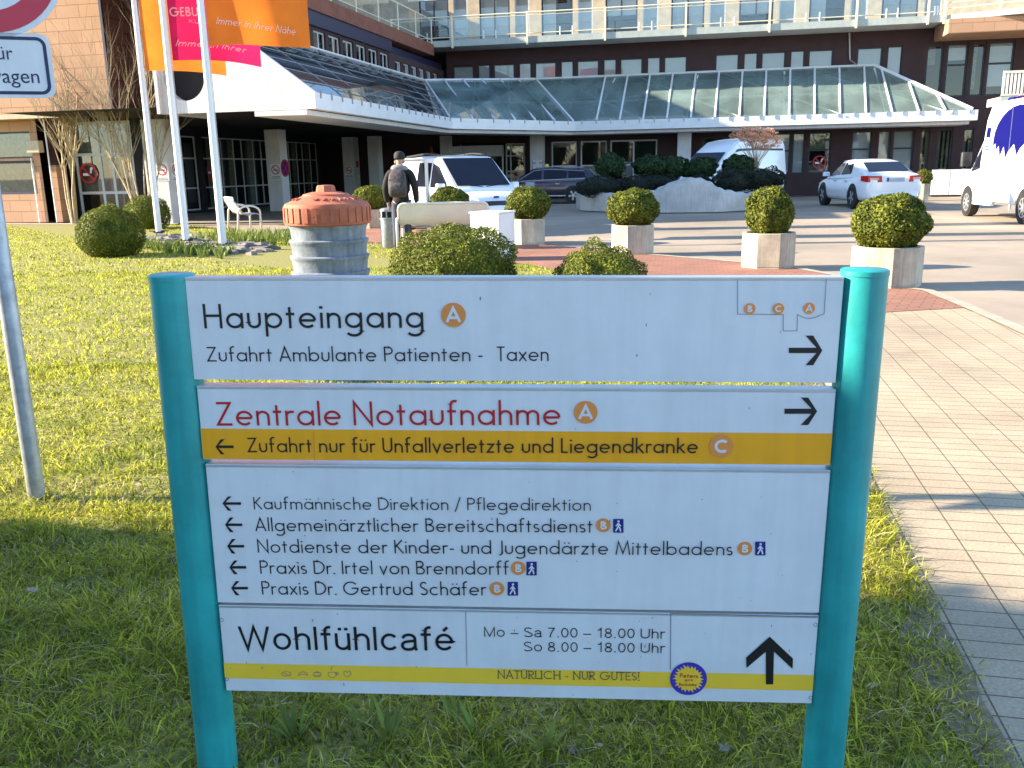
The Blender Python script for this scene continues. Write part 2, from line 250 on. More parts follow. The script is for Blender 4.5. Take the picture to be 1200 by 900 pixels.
# ------------------------------------------------------------------ lettering: a plain geometric stroke alphabet (cap height 1)
def arc(cx, cy, rx, ry, a0, a1, n=None):
    n = n or max(5, int(abs(a1 - a0) / 12))
    return [(cx + rx * math.cos(R(a0 + (a1 - a0) * i / n)), cy + ry * math.sin(R(a0 + (a1 - a0) * i / n))) for i in range(n + 1)]
def glyph(ch, w, grot=False):
    h = w / 2; X = .63; c = X / 2; r = c - h; b = h + r; A = 1.04
    circ = arc(b, c, r, r, 0, 360, 32)[:-1]; O = ('o', circ)
    dots = lambda x: [[(x - .13 - h, .84), (x - .13 + h, .84)], [(x + .13 - h, .84), (x + .13 + h, .84)]]
    n_ = lambda x, a: [[(x, X), (x, 0)], [(x, X - h - a * .98)] + arc(x + a, X - h - a, a, a, 180, 0) + [(x + 2 * a, 0)]]
    if grot:
        X = .725; r = .25; cy = X / 2; ry = X / 2 - h; b = h + r
        n2 = lambda x, a: [[(x, X), (x, 0)], [(x, X - h - a * 1.1)] + arc(x + a, X - h - a * 1.1, a, a * 1.1, 180, 0) + [(x + 2 * a, 0)]]
        e_ = [[(h, cy), (h + 2 * r, cy)] + arc(b, cy, r, ry, 0, 322)]
        Q = {'W': ([[(.02, 1), (.25, .03), (.5, .97), (.75, .03), (.98, 1)]], 1.0), 'o': ([('o', arc(b, cy, r, ry, 0, 360, 32)[:-1])], 2 * b), 'h': ([[(h, 1), (h, 0)]] + n2(h, .205)[1:], .41 + w), 'l': ([[(h, 1), (h, 0)]], w),
         'f': ([[(.15, 0), (.15, .83)] + arc(.3, .83, .15, .15, 180, 75), [(0, X - h * .8), (.33, X - h * .8)]], .34), 'u': ([[(h, X), (h, .25)] + arc(h + .205, h + .22, .205, .22, 180, 360), [(h + .41, X), (h + .41, 0)]], .41 + w), 'c': ([arc(b, cy, r, ry, 42, 318)], 2 * b - .06), 'e': (e_, 2 * b),
         'é': (e_ + [[(b - .02, .83), (b + .12, .99)]], 2 * b), 'a': ([[(.06, X - .2)] + arc(.27, X - h - .17, .2, .17, 160, 0) + [(.47, .12), (.51, 0)], [(.47, .42), (.26, .385)] + arc(.22, .21, .175, .17, 90, 270) + arc(.27, .24, .2, .2, 270, 350)], .55), 'M': ([[(h, 0), (h, .97), (.41, .05), (.76, .97), (.76, 0)]], .76 + h), 'S': ([arc(.32, .75, .25, .25 - h, 25, 270) + arc(.32, .25, .28, .25 - h, 90, -160)[1:]], .64),
         '7': ([[(.04, 1 - h), (.5, 1 - h)] + [(.33, .6), (.22, .25), (.19, 0)]], .55), '0': ([('o', arc(.27, .5, .225, .5 - h, 0, 360, 28)[:-1])], .54), '1': ([[(.08, .76), (.22, .85), (.30, 1), (.30, 0)]], .44), '8': ([('o', arc(.27, .745, .19, .255 - h, 0, 360, 24)[:-1]), ('o', arc(.27, .255 + h * .3, .225, .27 - h, 0, 360, 24)[:-1])], .54),
         '.': ([[(.04, h), (.04 + 1.1 * w, h)]], .2), '–': ([[(0, .36), (.56, .36)]], .56), 'U': ([[(h, 1), (h, .32)] + arc(h + .29, .31, .29, .31 - h, 180, 360) + [(h + .58, 1)]], .58 + w), 'r': ([[(h, X), (h, 0)], arc(h + .22, X - h - .24, .22, .24, 180, 68)], .33), ' ': ([], .18)}
        if ch == 'ü': q_, a_ = Q['u']; return q_ + [[(h + .07, .90), (h + .07 + w, .90)], [(h + .28, .90), (h + .28 + w, .90)]], a_
        if ch in Q: return Q[ch]
    G = {
     'a': ([O, [(b + r, X), (b + r, 0)]], 2 * b), 'b': ([O, [(h, A), (h, 0)]], 2 * b), 'd': ([O, [(b + r, A), (b + r, 0)]], 2 * b), 'o': ([O], 2 * b),
     'p': ([O, [(h, X), (h, -.34)]], 2 * b), 'q': ([O, [(b + r, X), (b + r, -.34)]], 2 * b),
     'g': ([O, [(b + r, X), (b + r, -.1)] + arc(b, -.1, r, .2, 0, -150)], 2 * b),
     'c': ([arc(b, c, r, r, 48, 312)], 1.75 * b), 'e': ([[(b - r, c), (b + r, c)], arc(b, c, r, r, 0, 315)], 2 * b),
     'f': ([[(.13, 0), (.13, .86)] + arc(.28, .86, .15, .15, 180, 60), [(.0, X - h), (.32, X - h)]], .34), 't': ([[(.14, .86), (.14, 0)], [(0, X - h), (.31, X - h)]], .32),
     'h': (([[(h, A), (h, 0)]] + n_(h, .2)[1:]), .4 + w), 'n': (n_(h, .2), .4 + w), 'm': (n_(h, .185) + n_(h + .37, .185)[1:], .74 + w), 'r': ([[(h, X), (h, 0)], arc(h + .19, X - h - .19, .19, .19, 180, 62)], .31),
     'u': ([[(h, X), (h, .2 + h)] + arc(h + .2, .2 + h, .2, .2, 180, 360) + [(h + .4, X)]], .4 + w), 'i': ([[(h, X), (h, 0)], [(h - .6 * w, .84), (h + .6 * w, .84)]], w), 'l': ([[(h, A), (h, 0)]], w),
     'k': ([[(h, A), (h, 0)], [(.43, X), (h, .28)], [(.17, .37), (.47, 0)]], .48),
     's': ([arc(.18, X - h - (X - w) / 4, .14, (X - w) / 4, 40, 270) + arc(.18, h + (X - w) / 4, .155, (X - w) / 4, 90, -140)[1:]], .36),
     'v': ([[(.02, X), (.25, .02), (.48, X)]], .5), 'x': ([[(.02, X), (.46, 0)], [(.46, X), (.02, 0)]], .48), 'z': ([[(.03, X - h), (.42, X - h), (.05, h), (.45, h)]], .46),
     'H': ([[(h, 1), (h, 0)], [(.62, 1), (.62, 0)], [(h, .52), (.62, .52)]], .62 + h), 'Z': ([[(.06, 1 - h), (.56, 1 - h), (.07, h), (.6, h)]], .62), 'A': ([[(.02, 0), (.34, .98), (.66, 0)], [(.15, .3), (.53, .3)]], .68),
     'P': ([[(h, 1), (h, 0)], [(h, 1 - h), (.26, 1 - h)] + arc(.26, .73, .235, .27 - h, 90, -90) + [(h, .46 + h)]], .5), 'T': ([[(.25, 1), (.25, 0)], [(0, 1 - h), (.5, 1 - h)]], .5), 'N': ([[(h, 0), (h, .97), (.66, .03), (.66, 1)]], .66 + h),
     'U': ([[(h, 1), (h, .26)] + arc(h + .25, .25 + h, .25, .25, 180, 360) + [(h + .5, 1)]], .5 + w), 'L': ([[(h, 1), (h, h), (.4, h)]], .42), 'K': ([[(h, 1), (h, 0)], [(.5, 1), (h, .46)], [(.16, .58), (.56, 0)]], .56),
     'D': ([[(h, h), (h, 1 - h), (.22, 1 - h)] + arc(.22, .5, .46, .5 - h, 90, -90) + [(h, h)]], .7), 'B': ([[(h, h), (h, 1 - h), (.25, 1 - h)] + arc(.25, .755, .2, .245 - h, 90, -90) + [(h, .51)], [(.25, .51)] + arc(.27, .27, .24, .27 - h, 90, -90)[0:] + [(h, h)]], .54),
     'J': ([[(.22, 1), (.22, .1)] + arc(.08, .1, .14, .16, 0, -110)], .28), 'M': ([[(.02, 0), (.16, .97), (.44, .1), (.72, .97), (.86, 0)]], .88), 'I': ([[(h, 1), (h, 0)]], w),
     'G': ([arc(.5, .5, .5 - h, .5 - h, 42, 360) + [(.55, .5)]], 1.0), 'S': ([arc(.26, .745, .19, .255 - h, 35, 270) + arc(.26, .255, .21, .255 - h, 90, -145)[1:]], .5), 'C': ([arc(.5, .5, .5 - h, .5 - h, 48, 312)], .86), 'R': ([[(h, 1), (h, 0)], [(h, 1 - h), (.26, 1 - h)] + arc(.26, .73, .235, .27 - h, 90, -90) + [(h, .46 + h)], [(.22, .47), (.5, 0)]], .52), 'E': ([[(.42, 1 - h), (h, 1 - h), (h, h), (.42, h)], [(h, .52), (.4, .52)]], .44),
     'Ü': ([[(h, 1), (h, .26)] + arc(h + .25, .25 + h, .25, .25, 180, 360) + [(h + .5, 1)], [(.15, 1.16), (.25, 1.16)], [(.35, 1.16), (.45, 1.16)]], .5 + w), '!': ([[(h, 1), (h, .28)], [(h, w), (h, 0)]], w),
     '-': ([[(0, .34), (.26, .34)]], .26), '–': ([[(0, .34), (.45, .34)]], .45), '/': ([[(0, -.12), (.36, 1.06)]], .36), '.': ([[(h - .6 * w, h), (h + .6 * w, h)]], w), ' ': ([], .2)}
    if ch == 'ä': s, a = G['a']; return s + dots(b), a
    if ch == 'ü': s, a = G['u']; return s + dots(h + .2), a
    return G[ch]
def strokes(text, w, gap=.125, serif=False, grot=False):
    x = 0; out = []
    for ch in text:
        ss, a = glyph(ch, w, grot)
        for s in ss:
            cl = isinstance(s, tuple); pts = s[1] if cl else s
            out.append(([(p[0] + x, p[1]) for p in pts], cl))
            if serif and not cl:
                for e in (pts[0], pts[-1]):
                    if abs(e[1]) < .06 or abs(e[1] - 1) < .06: out.append(([(e[0] + x - .1, min(max(e[1], .03), .97)), (e[0] + x + .1, min(max(e[1], .03), .97))], False))
        x += a + gap
    return out, x - gap
def write(mb, text, a, b, hgt, w, fn, gap=.125, serif=False, weight=None, grot=False):
    """text from 2D point a to b (baseline ends) on a surface: fn(x, y, k) -> 3D, k = stroke number"""
    st, W = strokes(text, w, gap, serif, grot); a = np.array(a); b = np.array(b); d = b - a; L = np.linalg.norm(d); d = d / L; nrm = np.array([-d[1], d[0]]); sx = L / W
    for k, (pts, cl) in enumerate(st):
        P = [tuple(a + d * p[0] * sx + nrm * p[1] * hgt) for p in pts]
        mb.ribbon(P, (weight or w) * hgt, lambda x, y, k=k: fn(x, y, k), cl)
def font_text(text, a, b, hgt, fn):
    cu = bpy.data.curves.new('lettering', 'FONT'); cu.body = text; o = bpy.data.objects.new('lettering', cu); COL.objects.link(o)
    bpy.context.view_layer.update(); me = bpy.data.meshes.new_from_object(o.evaluated_get(bpy.context.evaluated_depsgraph_get()))
    co = np.array([v.co[:] for v in me.vertices]); fs = [tuple(p.vertices) for p in me.polygons]
    bpy.data.objects.remove(o); bpy.data.curves.remove(cu); bpy.data.meshes.remove(me)
    x0, x1 = co[:, 0].min(), co[:, 0].max(); a = np.array(a); b = np.array(b); d = b - a; L = np.linalg.norm(d); d /= L; nrm = np.array([-d[1], d[0]])
    P = [a + d * (p[0] - x0) / (x1 - x0) * L + nrm * p[1] / .727 * hgt for p in co]
    m = MB(); m.add([fn(p[0], p[1], 0) for p in P], fs); return m
def disc(c, r, fn, n=32, ry=None): return [fn(c[0] + r * math.cos(2 * math.pi * i / n), c[1] + (ry or r) * math.sin(2 * math.pi * i / n), 0) for i in range(n)]

# ================================================================== GROUND
GU = lambda a, b: on_z(a, b)
def sheet(name, pts, z, m, rz=0.0):
    c = Matrix.Rotation(-rz, 4, 'Z'); mb = MB(); mb.poly([c @ Vector((p[0], p[1], 0)) for p in pts]); o = mb.build(name, m); o.rotation_euler = (0, 0, rz); o.location = (0, 0, z); return struct(o)
sheet('ground', [(-900, -600), (900, -600), (900, 1400), (-900, 1400)], -.03, M['asphalt'])
path_dir = Vector((.215, .977, 0)); path_n = Vector((.977, -.215, 0))
P0 = GU(1030, 590)
# outline of the lawn: along the path, along the red paving, round to the building
far = P0 + path_dir * 5.0
lawn_pts = [P0 - path_dir * 8, far, GU(620, 311), Vector((-2.62, 18.6, 0)), Vector((-5.2, 21.4, 0)), GU(262, 268), GU(205, 263), GU(70, 262.5), GU(-60, 263), Vector((-40, 30, 0)), Vector((-40, -12, 0))]
# the lawn with gentle unevenness
def inside(px, py, poly):
    c = np.zeros(len(px), bool); n = len(poly); j = n - 1
    for i in range(n):
        xi, yi, xj, yj = poly[i][0], poly[i][1], poly[j][0], poly[j][1]
        c ^= ((yi > py) != (yj > py)) & (px < (xj - xi) * (py - yi) / (yj - yi + 1e-12) + xi); j = i
    return c
sheet('lawn', lawn_pts, 0.0, M['turf'])
# pavement of concrete slabs right of the sign, and the red clinker strip the planters stand on
W_ = 2.0
K1, K2, K3, K4 = on_z(1200, 393), on_z(1152, 371), on_z(1115, 355), on_z(1080, 341)
pr = [P0 - path_dir * 8, P0 - path_dir * 8 + path_n * 1.95, K1, K2, K3 + Vector((-.05, -.35, 0)), far + path_n * .1 + path_dir * .12, far]
sheet('footpath', [p for p in pr], .004, M['paver'], math.atan2(-.215, .977))
sd_ = Vector((-.485, .874, 0)); sn_ = Vector((.874, .485, 0))
e0 = GU(620, 311)
r0 = far; rr = [far + path_dir * -.02, K3 + Vector((-.05, -.37, 0)), K3, K4, Vector((4.6, 10.5, 0)), Vector((3.95, 13.1, 0)), e0 + sd_ * .6 + sn_ * 2.35, e0 + sd_ * 5 + sn_ * 2.0, e0 + sd_ * 11 + sn_ * 2.0, e0 + sd_ * 11 - sn_ * .8, Vector((-5.2, 21.4, 0)), Vector((-2.62, 18.6, 0)), e0]
sheet('red_paving', rr, .008, M['redbrick'], R(-29))
# kerb between path and driveway
kb = MB()
kp = [P0 - path_dir * 8 + path_n * 1.95, K1, K2, K3, K4, Vector((4.6, 10.5, 0)), Vector((3.95, 13.1, 0)), e0 + sd_ * .6 + sn_ * 2.35]
for side in (0,):
    L_ = []; Rr = []
    for i, p in enumerate(kp):
        d = (kp[min(i + 1, len(kp) - 1)] - kp[max(i - 1, 0)]).normalized(); n = Vector((d.y, -d.x, 0)); L_.append(p); Rr.append(p + n * .13)
    vs = [(p.x, p.y, .012) for p in L_] + [(p.x, p.y, .012) for p in Rr] + [(p.x, p.y, -.05) for p in Rr]; n = len(kp)
    fs = [(i, i + n, i + n + 1, i + 1) for i in range(n - 1)] + [(i + n, i + 2 * n, i + 2 * n + 1, i + n + 1) for i in range(n - 1)]
    kb.add(vs, fs)
struct(kb.build('kerb', M['kerb']))
# paved strip in front of the brick wall
sheet('wall_footing_strip', [GU(-30, 262.8) + Vector((0, -.25, 0)), GU(205, 263) + Vector((0, -.25, 0)), GU(205, 263) + Vector((0, .4, 0)), GU(-30, 262.8) + Vector((0, .5, 0))], .01, M['kerb'])

# crumbled earth where the lawn meets the slabs
m_ = MB(); a_ = []; b_ = []
for i in range(70):
    p = P0 + path_dir * (-3.2 + i * .12); a_.append(p + path_n * (.008 + .012 * math.sin(i * 1.7) + rng.uniform(0, .022))); b_.append(p - path_n * (.10 + .05 * math.sin(i * .9) + rng.uniform(0, .06)))
m_.add([(p.x, p.y, .008) for p in a_] + [(p.x, p.y, .008) for p in b_], [(i, i + 1, 71 + i - 0, 70 + i) for i in range(69)])
tag(m_.build('earth_edge', mat('crumbled_earth', (.27, .21, .13), .95, .3, 30, bump=.5, bscale=120)), None, None, kind='structure')
# grass blades, denser and finer near the camera
def blades(n, x0, x1, y0, y1, hmin, hmax, wd_, name, m, poly=lawn_pts, clump=.6, lean=.6, z=0.0, mask=None):
    px = rng.uniform(x0, x1, n); py = y0 + (y1 - y0) * rng.uniform(0, 1, n) ** 1.0
    k = inside(px, py, poly)
    cl = np.sin(px * 7.3 + np.sin(py * 5.1) * 2) * np.sin(py * 6.1 + np.sin(px * 4.3) * 2) * .5 + .5
    cl2 = np.sin(px * 1.7 + 1.3 * np.sin(py * 1.1)) * np.sin(py * 1.9 + np.sin(px * 1.4)) * .5 + .5
    k &= rng.uniform(0, 1, n) < (1 - clump * .5) + clump * .5 * cl
    if mask is not None: k &= mask(px, py)
    px, py, cl, cl2 = px[k], py[k], cl[k], cl2[k]; n = len(px)
    hh = rng.uniform(hmin, hmax, n) * (.55 + .6 * cl * cl2 + .25 * cl); a = rng.uniform(0, 2 * np.pi, n); ln = rng.uniform(.15, lean, n) * hh * 1.6; la = rng.uniform(0, 2 * np.pi, n)
    w = wd_ * rng.uniform(.6, 1.3, n)
    V = np.zeros((n, 5, 3)); dx, dy = np.cos(a) * w / 2, np.sin(a) * w / 2
    V[:, 0] = np.c_[px - dx, py - dy, np.full(n, z - .004)]; V[:, 1] = np.c_[px + dx, py + dy, np.full(n, z - .004)]
    mx, my = px + np.cos(la) * ln * .35, py + np.sin(la) * ln * .35
    V[:, 2] = np.c_[mx + dx * .8, my + dy * .8, z + hh * .6]; V[:, 3] = np.c_[mx - dx * .8, my - dy * .8, z + hh * .6]
    V[:, 4] = np.c_[px + np.cos(la) * ln, py + np.sin(la) * ln, z + hh * (1 - .25 * rng.uniform(0, 1, n))]
    me = bpy.data.meshes.new(name); me.vertices.add(n * 5); me.vertices.foreach_set('co', V.ravel())
    idx = (np.arange(n)[:, None] * 5 + np.array([0, 1, 2, 3, 3, 2, 4])).ravel(); me.loops.add(n * 7); me.loops.foreach_set('vertex_index', idx)
    me.polygons.add(n * 2); st = (np.arange(n)[:, None] * 7 + np.array([0, 4])).ravel(); me.polygons.foreach_set('loop_start', st); me.polygons.foreach_set('loop_total', np.tile([4, 3], n)); me.update(); me.validate()
    return link(name, me, m)
def join_me(name, objs):
    V = []; k = 0; LI = []; LS = []; LT = []; ls = 0
    for o in objs:
        me = o.data; c = np.zeros(len(me.vertices) * 3); me.vertices.foreach_get('co', c); li = np.zeros(len(me.loops), int); me.loops.foreach_get('vertex_index', li)
        a = np.zeros(len(me.polygons), int); b = np.zeros(len(me.polygons), int); me.polygons.foreach_get('loop_start', a); me.polygons.foreach_get('loop_total', b)
        V.append(c); LI.append(li + k); LS.append(a + ls); LT.append(b); k += len(me.vertices); ls += len(me.loops); m = me.materials[0]
    for o in objs: bpy.data.objects.remove(o)
    me = bpy.data.meshes.new(name); me.vertices.add(k); me.vertices.foreach_set('co', np.concatenate(V)); me.loops.add(ls); me.loops.foreach_set('vertex_index', np.concatenate(LI))
    me.polygons.add(sum(map(len, LS))); me.polygons.foreach_set('loop_start', np.concatenate(LS)); me.polygons.foreach_set('loop_total', np.concatenate(LT)); me.update(); return link(name, me, m)
M['straw'] = leaf_mat('dry_straw', (.62, .52, .30), (.30, .22, .11), .5, 5, .2)
def stonebed(px, py):      # thin out the grass where the flag stones lie
    return ((px + 6.4) / 2.6 * .8 + (py - 18.9) / 3.0 * .6) ** 2 + ((px + 6.4) * -.75 / 1.0 + (py - 18.9) * -.66 / 1.0) ** 2 * .8 > 1
gr = [blades(150000, -2.6, 2.2, 1.2, 3.8, .015, .058, .0048, 'g', M['grass'], clump=1.0, lean=1.7),
      blades(5000, .9, 2.5, 1.6, 5.5, .02, .05, .005, 'g', M['grass'], poly=[P0 - path_dir * 3 - path_n * .03, P0 - path_dir * 3 + path_n * .07, P0 + path_dir * 2 + path_n * .05, P0 + path_dir * 2 - path_n * .03], lean=1.2),
      blades(80000, -4.2, 2.8, 3.5, 7.0, .018, .05, .007, 'g', M['grass'], clump=.8, lean=1.5),
      blades(90000, -10, 4.0, 6.8, 14.0, .02, .05, .010, 'g', M['grass'], clump=.6, lean=.9),
      blades(80000, -18, 1.5, 13.5, 30.0, .02, .055, .017, 'g', M['grass'], clump=.4, lean=.9, mask=stonebed),
      blades(900, -2.6, 2.2, 1.2, 4.0, .08, .15, .006, 'g', M['grass'], clump=1, lean=.8)]
g = join_me('grass', gr); tag(g, 'short uneven lawn grass around the sign and up to the building', 'grass', kind='stuff')

st_ = [blades(30000, -2.6, 2.2, 1.2, 4.2, .012, .045, .0042, 'g', M['straw'], clump=.9, lean=2.2), blades(9000, -6, 2.8, 4.0, 10.0, .015, .04, .006, 'g', M['straw'], clump=.9, lean=2.2)]
tag(join_me('dry_grass', st_), 'dry straw coloured stalks lying in the lawn', 'grass', kind='stuff')
m_ = MB()
for i in range(70):
    x = rng.uniform(-2.4, 1.6); y = rng.uniform(1.5, 4.6) if i < 46 else rng.uniform(4, 9)
    if not inside(np.array([x]), np.array([y]), lawn_pts)[0]: continue
    r_ = rng.uniform(.006, .017); a = rng.uniform(0, 6.28); tl = rng.uniform(-.6, .6, 2); z = rng.uniform(.012, .03)
    m_.poly([(x + r_ * math.cos(a + t) * (1.5 if k_ % 2 == 0 else .7), y + r_ * math.sin(a + t) * (1.2 if k_ % 2 == 0 else .6), z + r_ * (tl[0] * math.cos(a + t) + tl[1] * math.sin(a + t))) for k_, t in enumerate(np.linspace(0, 2 * math.pi, 8)[:-1])])
tag(m_.build('leaf_litter', mat('fallen_leaf', (.34, .30, .25), .8, col2=(.17, .09, .05), scale=2.2, island=.3)), 'scattered pale and brown fallen leaves in the grass', 'leaves', kind='stuff')

# ================================================================== DIRECTION SIGN
SYAW = R(3.0); SROLL = R(-.7)
sx = Vector((math.cos(SYAW), -math.sin(SYAW), 0)); sny = Vector((math.sin(SYAW), math.cos(SYAW), 0))
SC = Vector((0, 1.9, 0))
def sgn(px, py):                      # pixel -> (x, z) in the sign's own plane
    r = ray(px, py); t = (SC - EYE).dot(sny) / r.dot(sny); p = EYE + r * t - SC; a, b = p.dot(sx), p.z
    c, s = math.cos(-SROLL), math.sin(-SROLL); return (a * c - b * s, a * s + b * c)
sign = thing('direction_sign', 'white direction sign with four lettered panels between two thick turquoise posts', 'sign', SC)
sign.rotation_euler = (Matrix.Rotation(-SYAW, 3, 'Z') @ Matrix.Rotation(-SROLL, 3, 'Y')).to_euler()
RP = .0475
for (tx, ty), (bx_, by_) in (((194.5, 322), (257, 900)), ((1013.5, 316), (968, 900))):
    x0, z0 = sgn(tx, ty); x1, z1 = sgn(bx_, by_); xm = (x0 + x1) / 2 ; yy = .012
    m = MB(); m.lathe([(RP, -.3), (RP, z0 - .012), (RP + .0015, z0 - .012), (RP + .0015, z0 - .002), (RP - .003, z0 + .001)], 40, (xm, yy)); m.build('post', M['teal'], sign, 40)
YF = -.016
def FN(x, y, k=0): return (x, YF - .0006 - k * .00006, y)
def FL(lv): return lambda x, y, k=0: (x, YF - .0006 - lv * .0006 - k * .00005, y)
def panel(corn):
    P = [sgn(*c) for c in corn]; xl = (P[0][0] + P[3][0]) / 2; xr = (P[1][0] + P[2][0]) / 2; zt = (P[0][1] + P[1][1]) / 2; zb = (P[2][1] + P[3][1]) / 2
    m = MB(); m.rbox(xl, xr, YF, .016, zb, zt - .006, .002); o = m.build('panel', M['panel'], sign)
    t = MB(); t.rbox(xl, xr, YF - .0015, .018, zt - .0058, zt, .0015); t.build('edge_strip', M['alu'], o)
    return o, xl, xr, zb, zt
P1 = panel([(219, 325), (987, 322), (977, 444), (231, 445)]); P2 = panel([(232, 453), (977, 451), (971, 540), (243, 538)])
P3 = panel([(243, 544), (971, 545), (958, 711), (259, 705)]); P4 = panel([(259, 709), (957, 713), (950, 816), (268, 808)])
def stripe(o, P, ya, yb, m, name):
    z1 = (sgn(245, ya[0])[1] + sgn(970, ya[1])[1]) / 2; z0 = (sgn(245, yb[0])[1] + sgn(970, yb[1])[1]) / 2
    b = MB(); f = FN; b.quad(f(P[1] + .0005, z0), f(P[2] - .0005, z0), f(P[2] - .0005, z1), f(P[1] + .0005, z1)); b.build(name, m, o)
stripe(P2[0], P2, (503, 502), (537.5, 539.5), M['amber'], 'amber_stripe'); stripe(P4[0], P4, (775.5, 783.5), (793.5, 801.5), M['yellow'], 'yellow_stripe')
def line_text(panel_, txt, x0, y0, x1, y1, cap, m=M['black'], w=.095, gap=.125, lv=1, serif=False):
    a, b = sgn(x0, y0), sgn(x1, y1); hgt = (sgn(x0, y0 - cap)[1] - a[1]); k = MB(); write(k, txt, a, b, hgt, w, FL(lv), gap, serif); return k.build('lettering', m, panel_)
line_text(P1[0], 'Haupteingang', 243, 383.3, 498, 382.5, 28.5, w=.105, gap=.135)
line_text(P1[0], 'Zufahrt Ambulante Patienten -', 246, 421.8, 566.5, 421.2, 17, w=.092, gap=.13)
line_text(P1[0], 'Taxen', 583, 421.2, 643, 421, 17, w=.092, gap=.13)
line_text(P2[0], 'Zentrale Notaufnahme', 257, 496.3, 657, 495.3, 27.5, M['red'], .10, .125)
line_text(P2[0], 'Zufahrt nur für Unfallverletzte und Liegendkranke', 293, 527.3, 816, 527.8, 17, w=.105, gap=.125)
line_text(P3[0], 'Kaufmännische Direktion / Pflegedirektion', 300.5, 593.6, 692, 594.6, 14.2, w=.088, gap=.13)
line_text(P3[0], 'Allgemeinärztlicher Bereitschaftsdienst', 302.5, 619, 694, 620, 15.5, w=.09, gap=.13)
line_text(P3[0], 'Notdienste der Kinder- und Jugendärzte Mittelbadens', 305, 644, 856, 646.3, 15.5, w=.09, gap=.13)
line_text(P3[0], 'Praxis Dr. Irtel von Brenndorff', 308, 668.6, 597, 669.3, 15.5, w=.09, gap=.13)
line_text(P3[0], 'Praxis Dr. Gertrud Schäfer', 310, 692.8, 570.5, 693.5, 15.5, w=.09, gap=.13)
def arial(panel_, txt, x0, y0, x1, y1, cap):
    a, b = sgn(x0, y0), sgn(x1, y1); k = MB(); write(k, txt, a, b, sgn(x0, y0 - cap)[1] - a[1], .115 if cap > 20 else .10, FL(1), .12, grot=True); k.build('lettering', M['black'], panel_)
arial(P4[0], 'Wohlfühlcafé', 285, 757, 533, 757.8, 27); arial(P4[0], 'Mo – Sa 7.00 – 18.00 Uhr', 568, 741.7, 778, 743.8, 11.2); arial(P4[0], 'So 8.00 – 18.00 Uhr', 614, 758.8, 778, 760.5, 11.2)
line_text(P4[0], 'NATÜRLICH - NUR GUTES!', 584, 790, 748, 791.6, 9.3, M['navy'], .09, .16, 2, True)
def arrow(panel_, x0, y0, x1, y1, d, wt, lv=1):
    """a shaft with two slanted barbs, filling the pixel box"""
    cx, cy = (x0 + x1) / 2, (y0 + y1) / 2; hh = (y1 - y0) / 2; W = x1 - x0; b = W * .47
    shp = [(0, -wt / 2), (W - wt * 1.1, -wt / 2), (W - b - wt * .2, -hh), (W - b + wt * 1.25, -hh), (W, 0), (W - b + wt * 1.25, hh), (W - b - wt * .2, hh), (W - wt * 1.1, wt / 2), (0, wt / 2)]
    if d == 'r': P = [(x0 + p, cy + q) for p, q in shp]
    elif d == 'l': P = [(x1 - p, cy - q) for p, q in shp]
    k = MB(); k.poly([FL(lv)(*sgn(*p)) for p in P][::1]); k.build('arrow', M['black'], panel_)
arrow(P1[0], 922, 391.5, 961, 426, 'r', 6.2); arrow(P2[0], 917, 463.5, 955, 495.5, 'r', 6)
for pl_, bx in ((P2[0], (256, 512, 277, 529.5)), (P3[0], (264, 578.5, 285.5, 595)), (P3[0], (267, 603, 287, 620)), (P3[0], (269.5, 628, 289, 645)), (P3[0], (272, 653, 291.5, 669)), (P3[0], (274, 677, 293.5, 693.5))): arrow(pl_, *bx, 'l', 3.0, 2)
up = [(895.5, 797), (895.5, 759), (873, 778), (872.5, 766), (900, 741.5), (927, 767), (926.5, 779), (905, 759), (904, 797)]
k = MB(); k.poly([FL(2)(*sgn(*p)) for p in up]); k.build('arrow', M['black'], P4[0])
def badge(panel_, x, y, r, ch, lw=.2, sc=1.15, col='panel'):
    c = sgn(x, y); rr_ = (sgn(x + r, y)[0] - c[0]); k = MB(); k.poly(disc(c, rr_, FL(2), 36)); o = k.build('badge', M['orange'], panel_)
    t = MB(); hgt = rr_ * sc; st, W = strokes(ch, lw); wv = {'A': .98, 'B': .72, 'C': .95}[ch] * hgt
    for q, (pts, cl) in enumerate(st): t.ribbon([(c[0] - wv / 2 + p[0] / W * wv, c[1] - hgt / 2 + p[1] * hgt) for p in pts], lw * hgt, lambda a, b, q=q: FL(3)(a, b, q * 2), cl)
    t.build('badge_letter', M[col], panel_)
badge(P1[0], 532.3, 367.5, 14.3, 'A'); badge(P2[0], 686, 480.7, 13.8, 'A'); badge(P2[0], 843.3, 520, 14.3, 'C')
badge(P1[0], 876.5, 360.3, 6.7, 'B'); badge(P1[0], 909.7, 360.2, 6.7, 'C'); badge(P1[0], 945.5, 359.8, 6.7, 'A')
for x, y in ((706.5, 612), (871, 639), (607.5, 661.8), (583, 685.7)): badge(P3[0], x, y, 8.6, 'B')
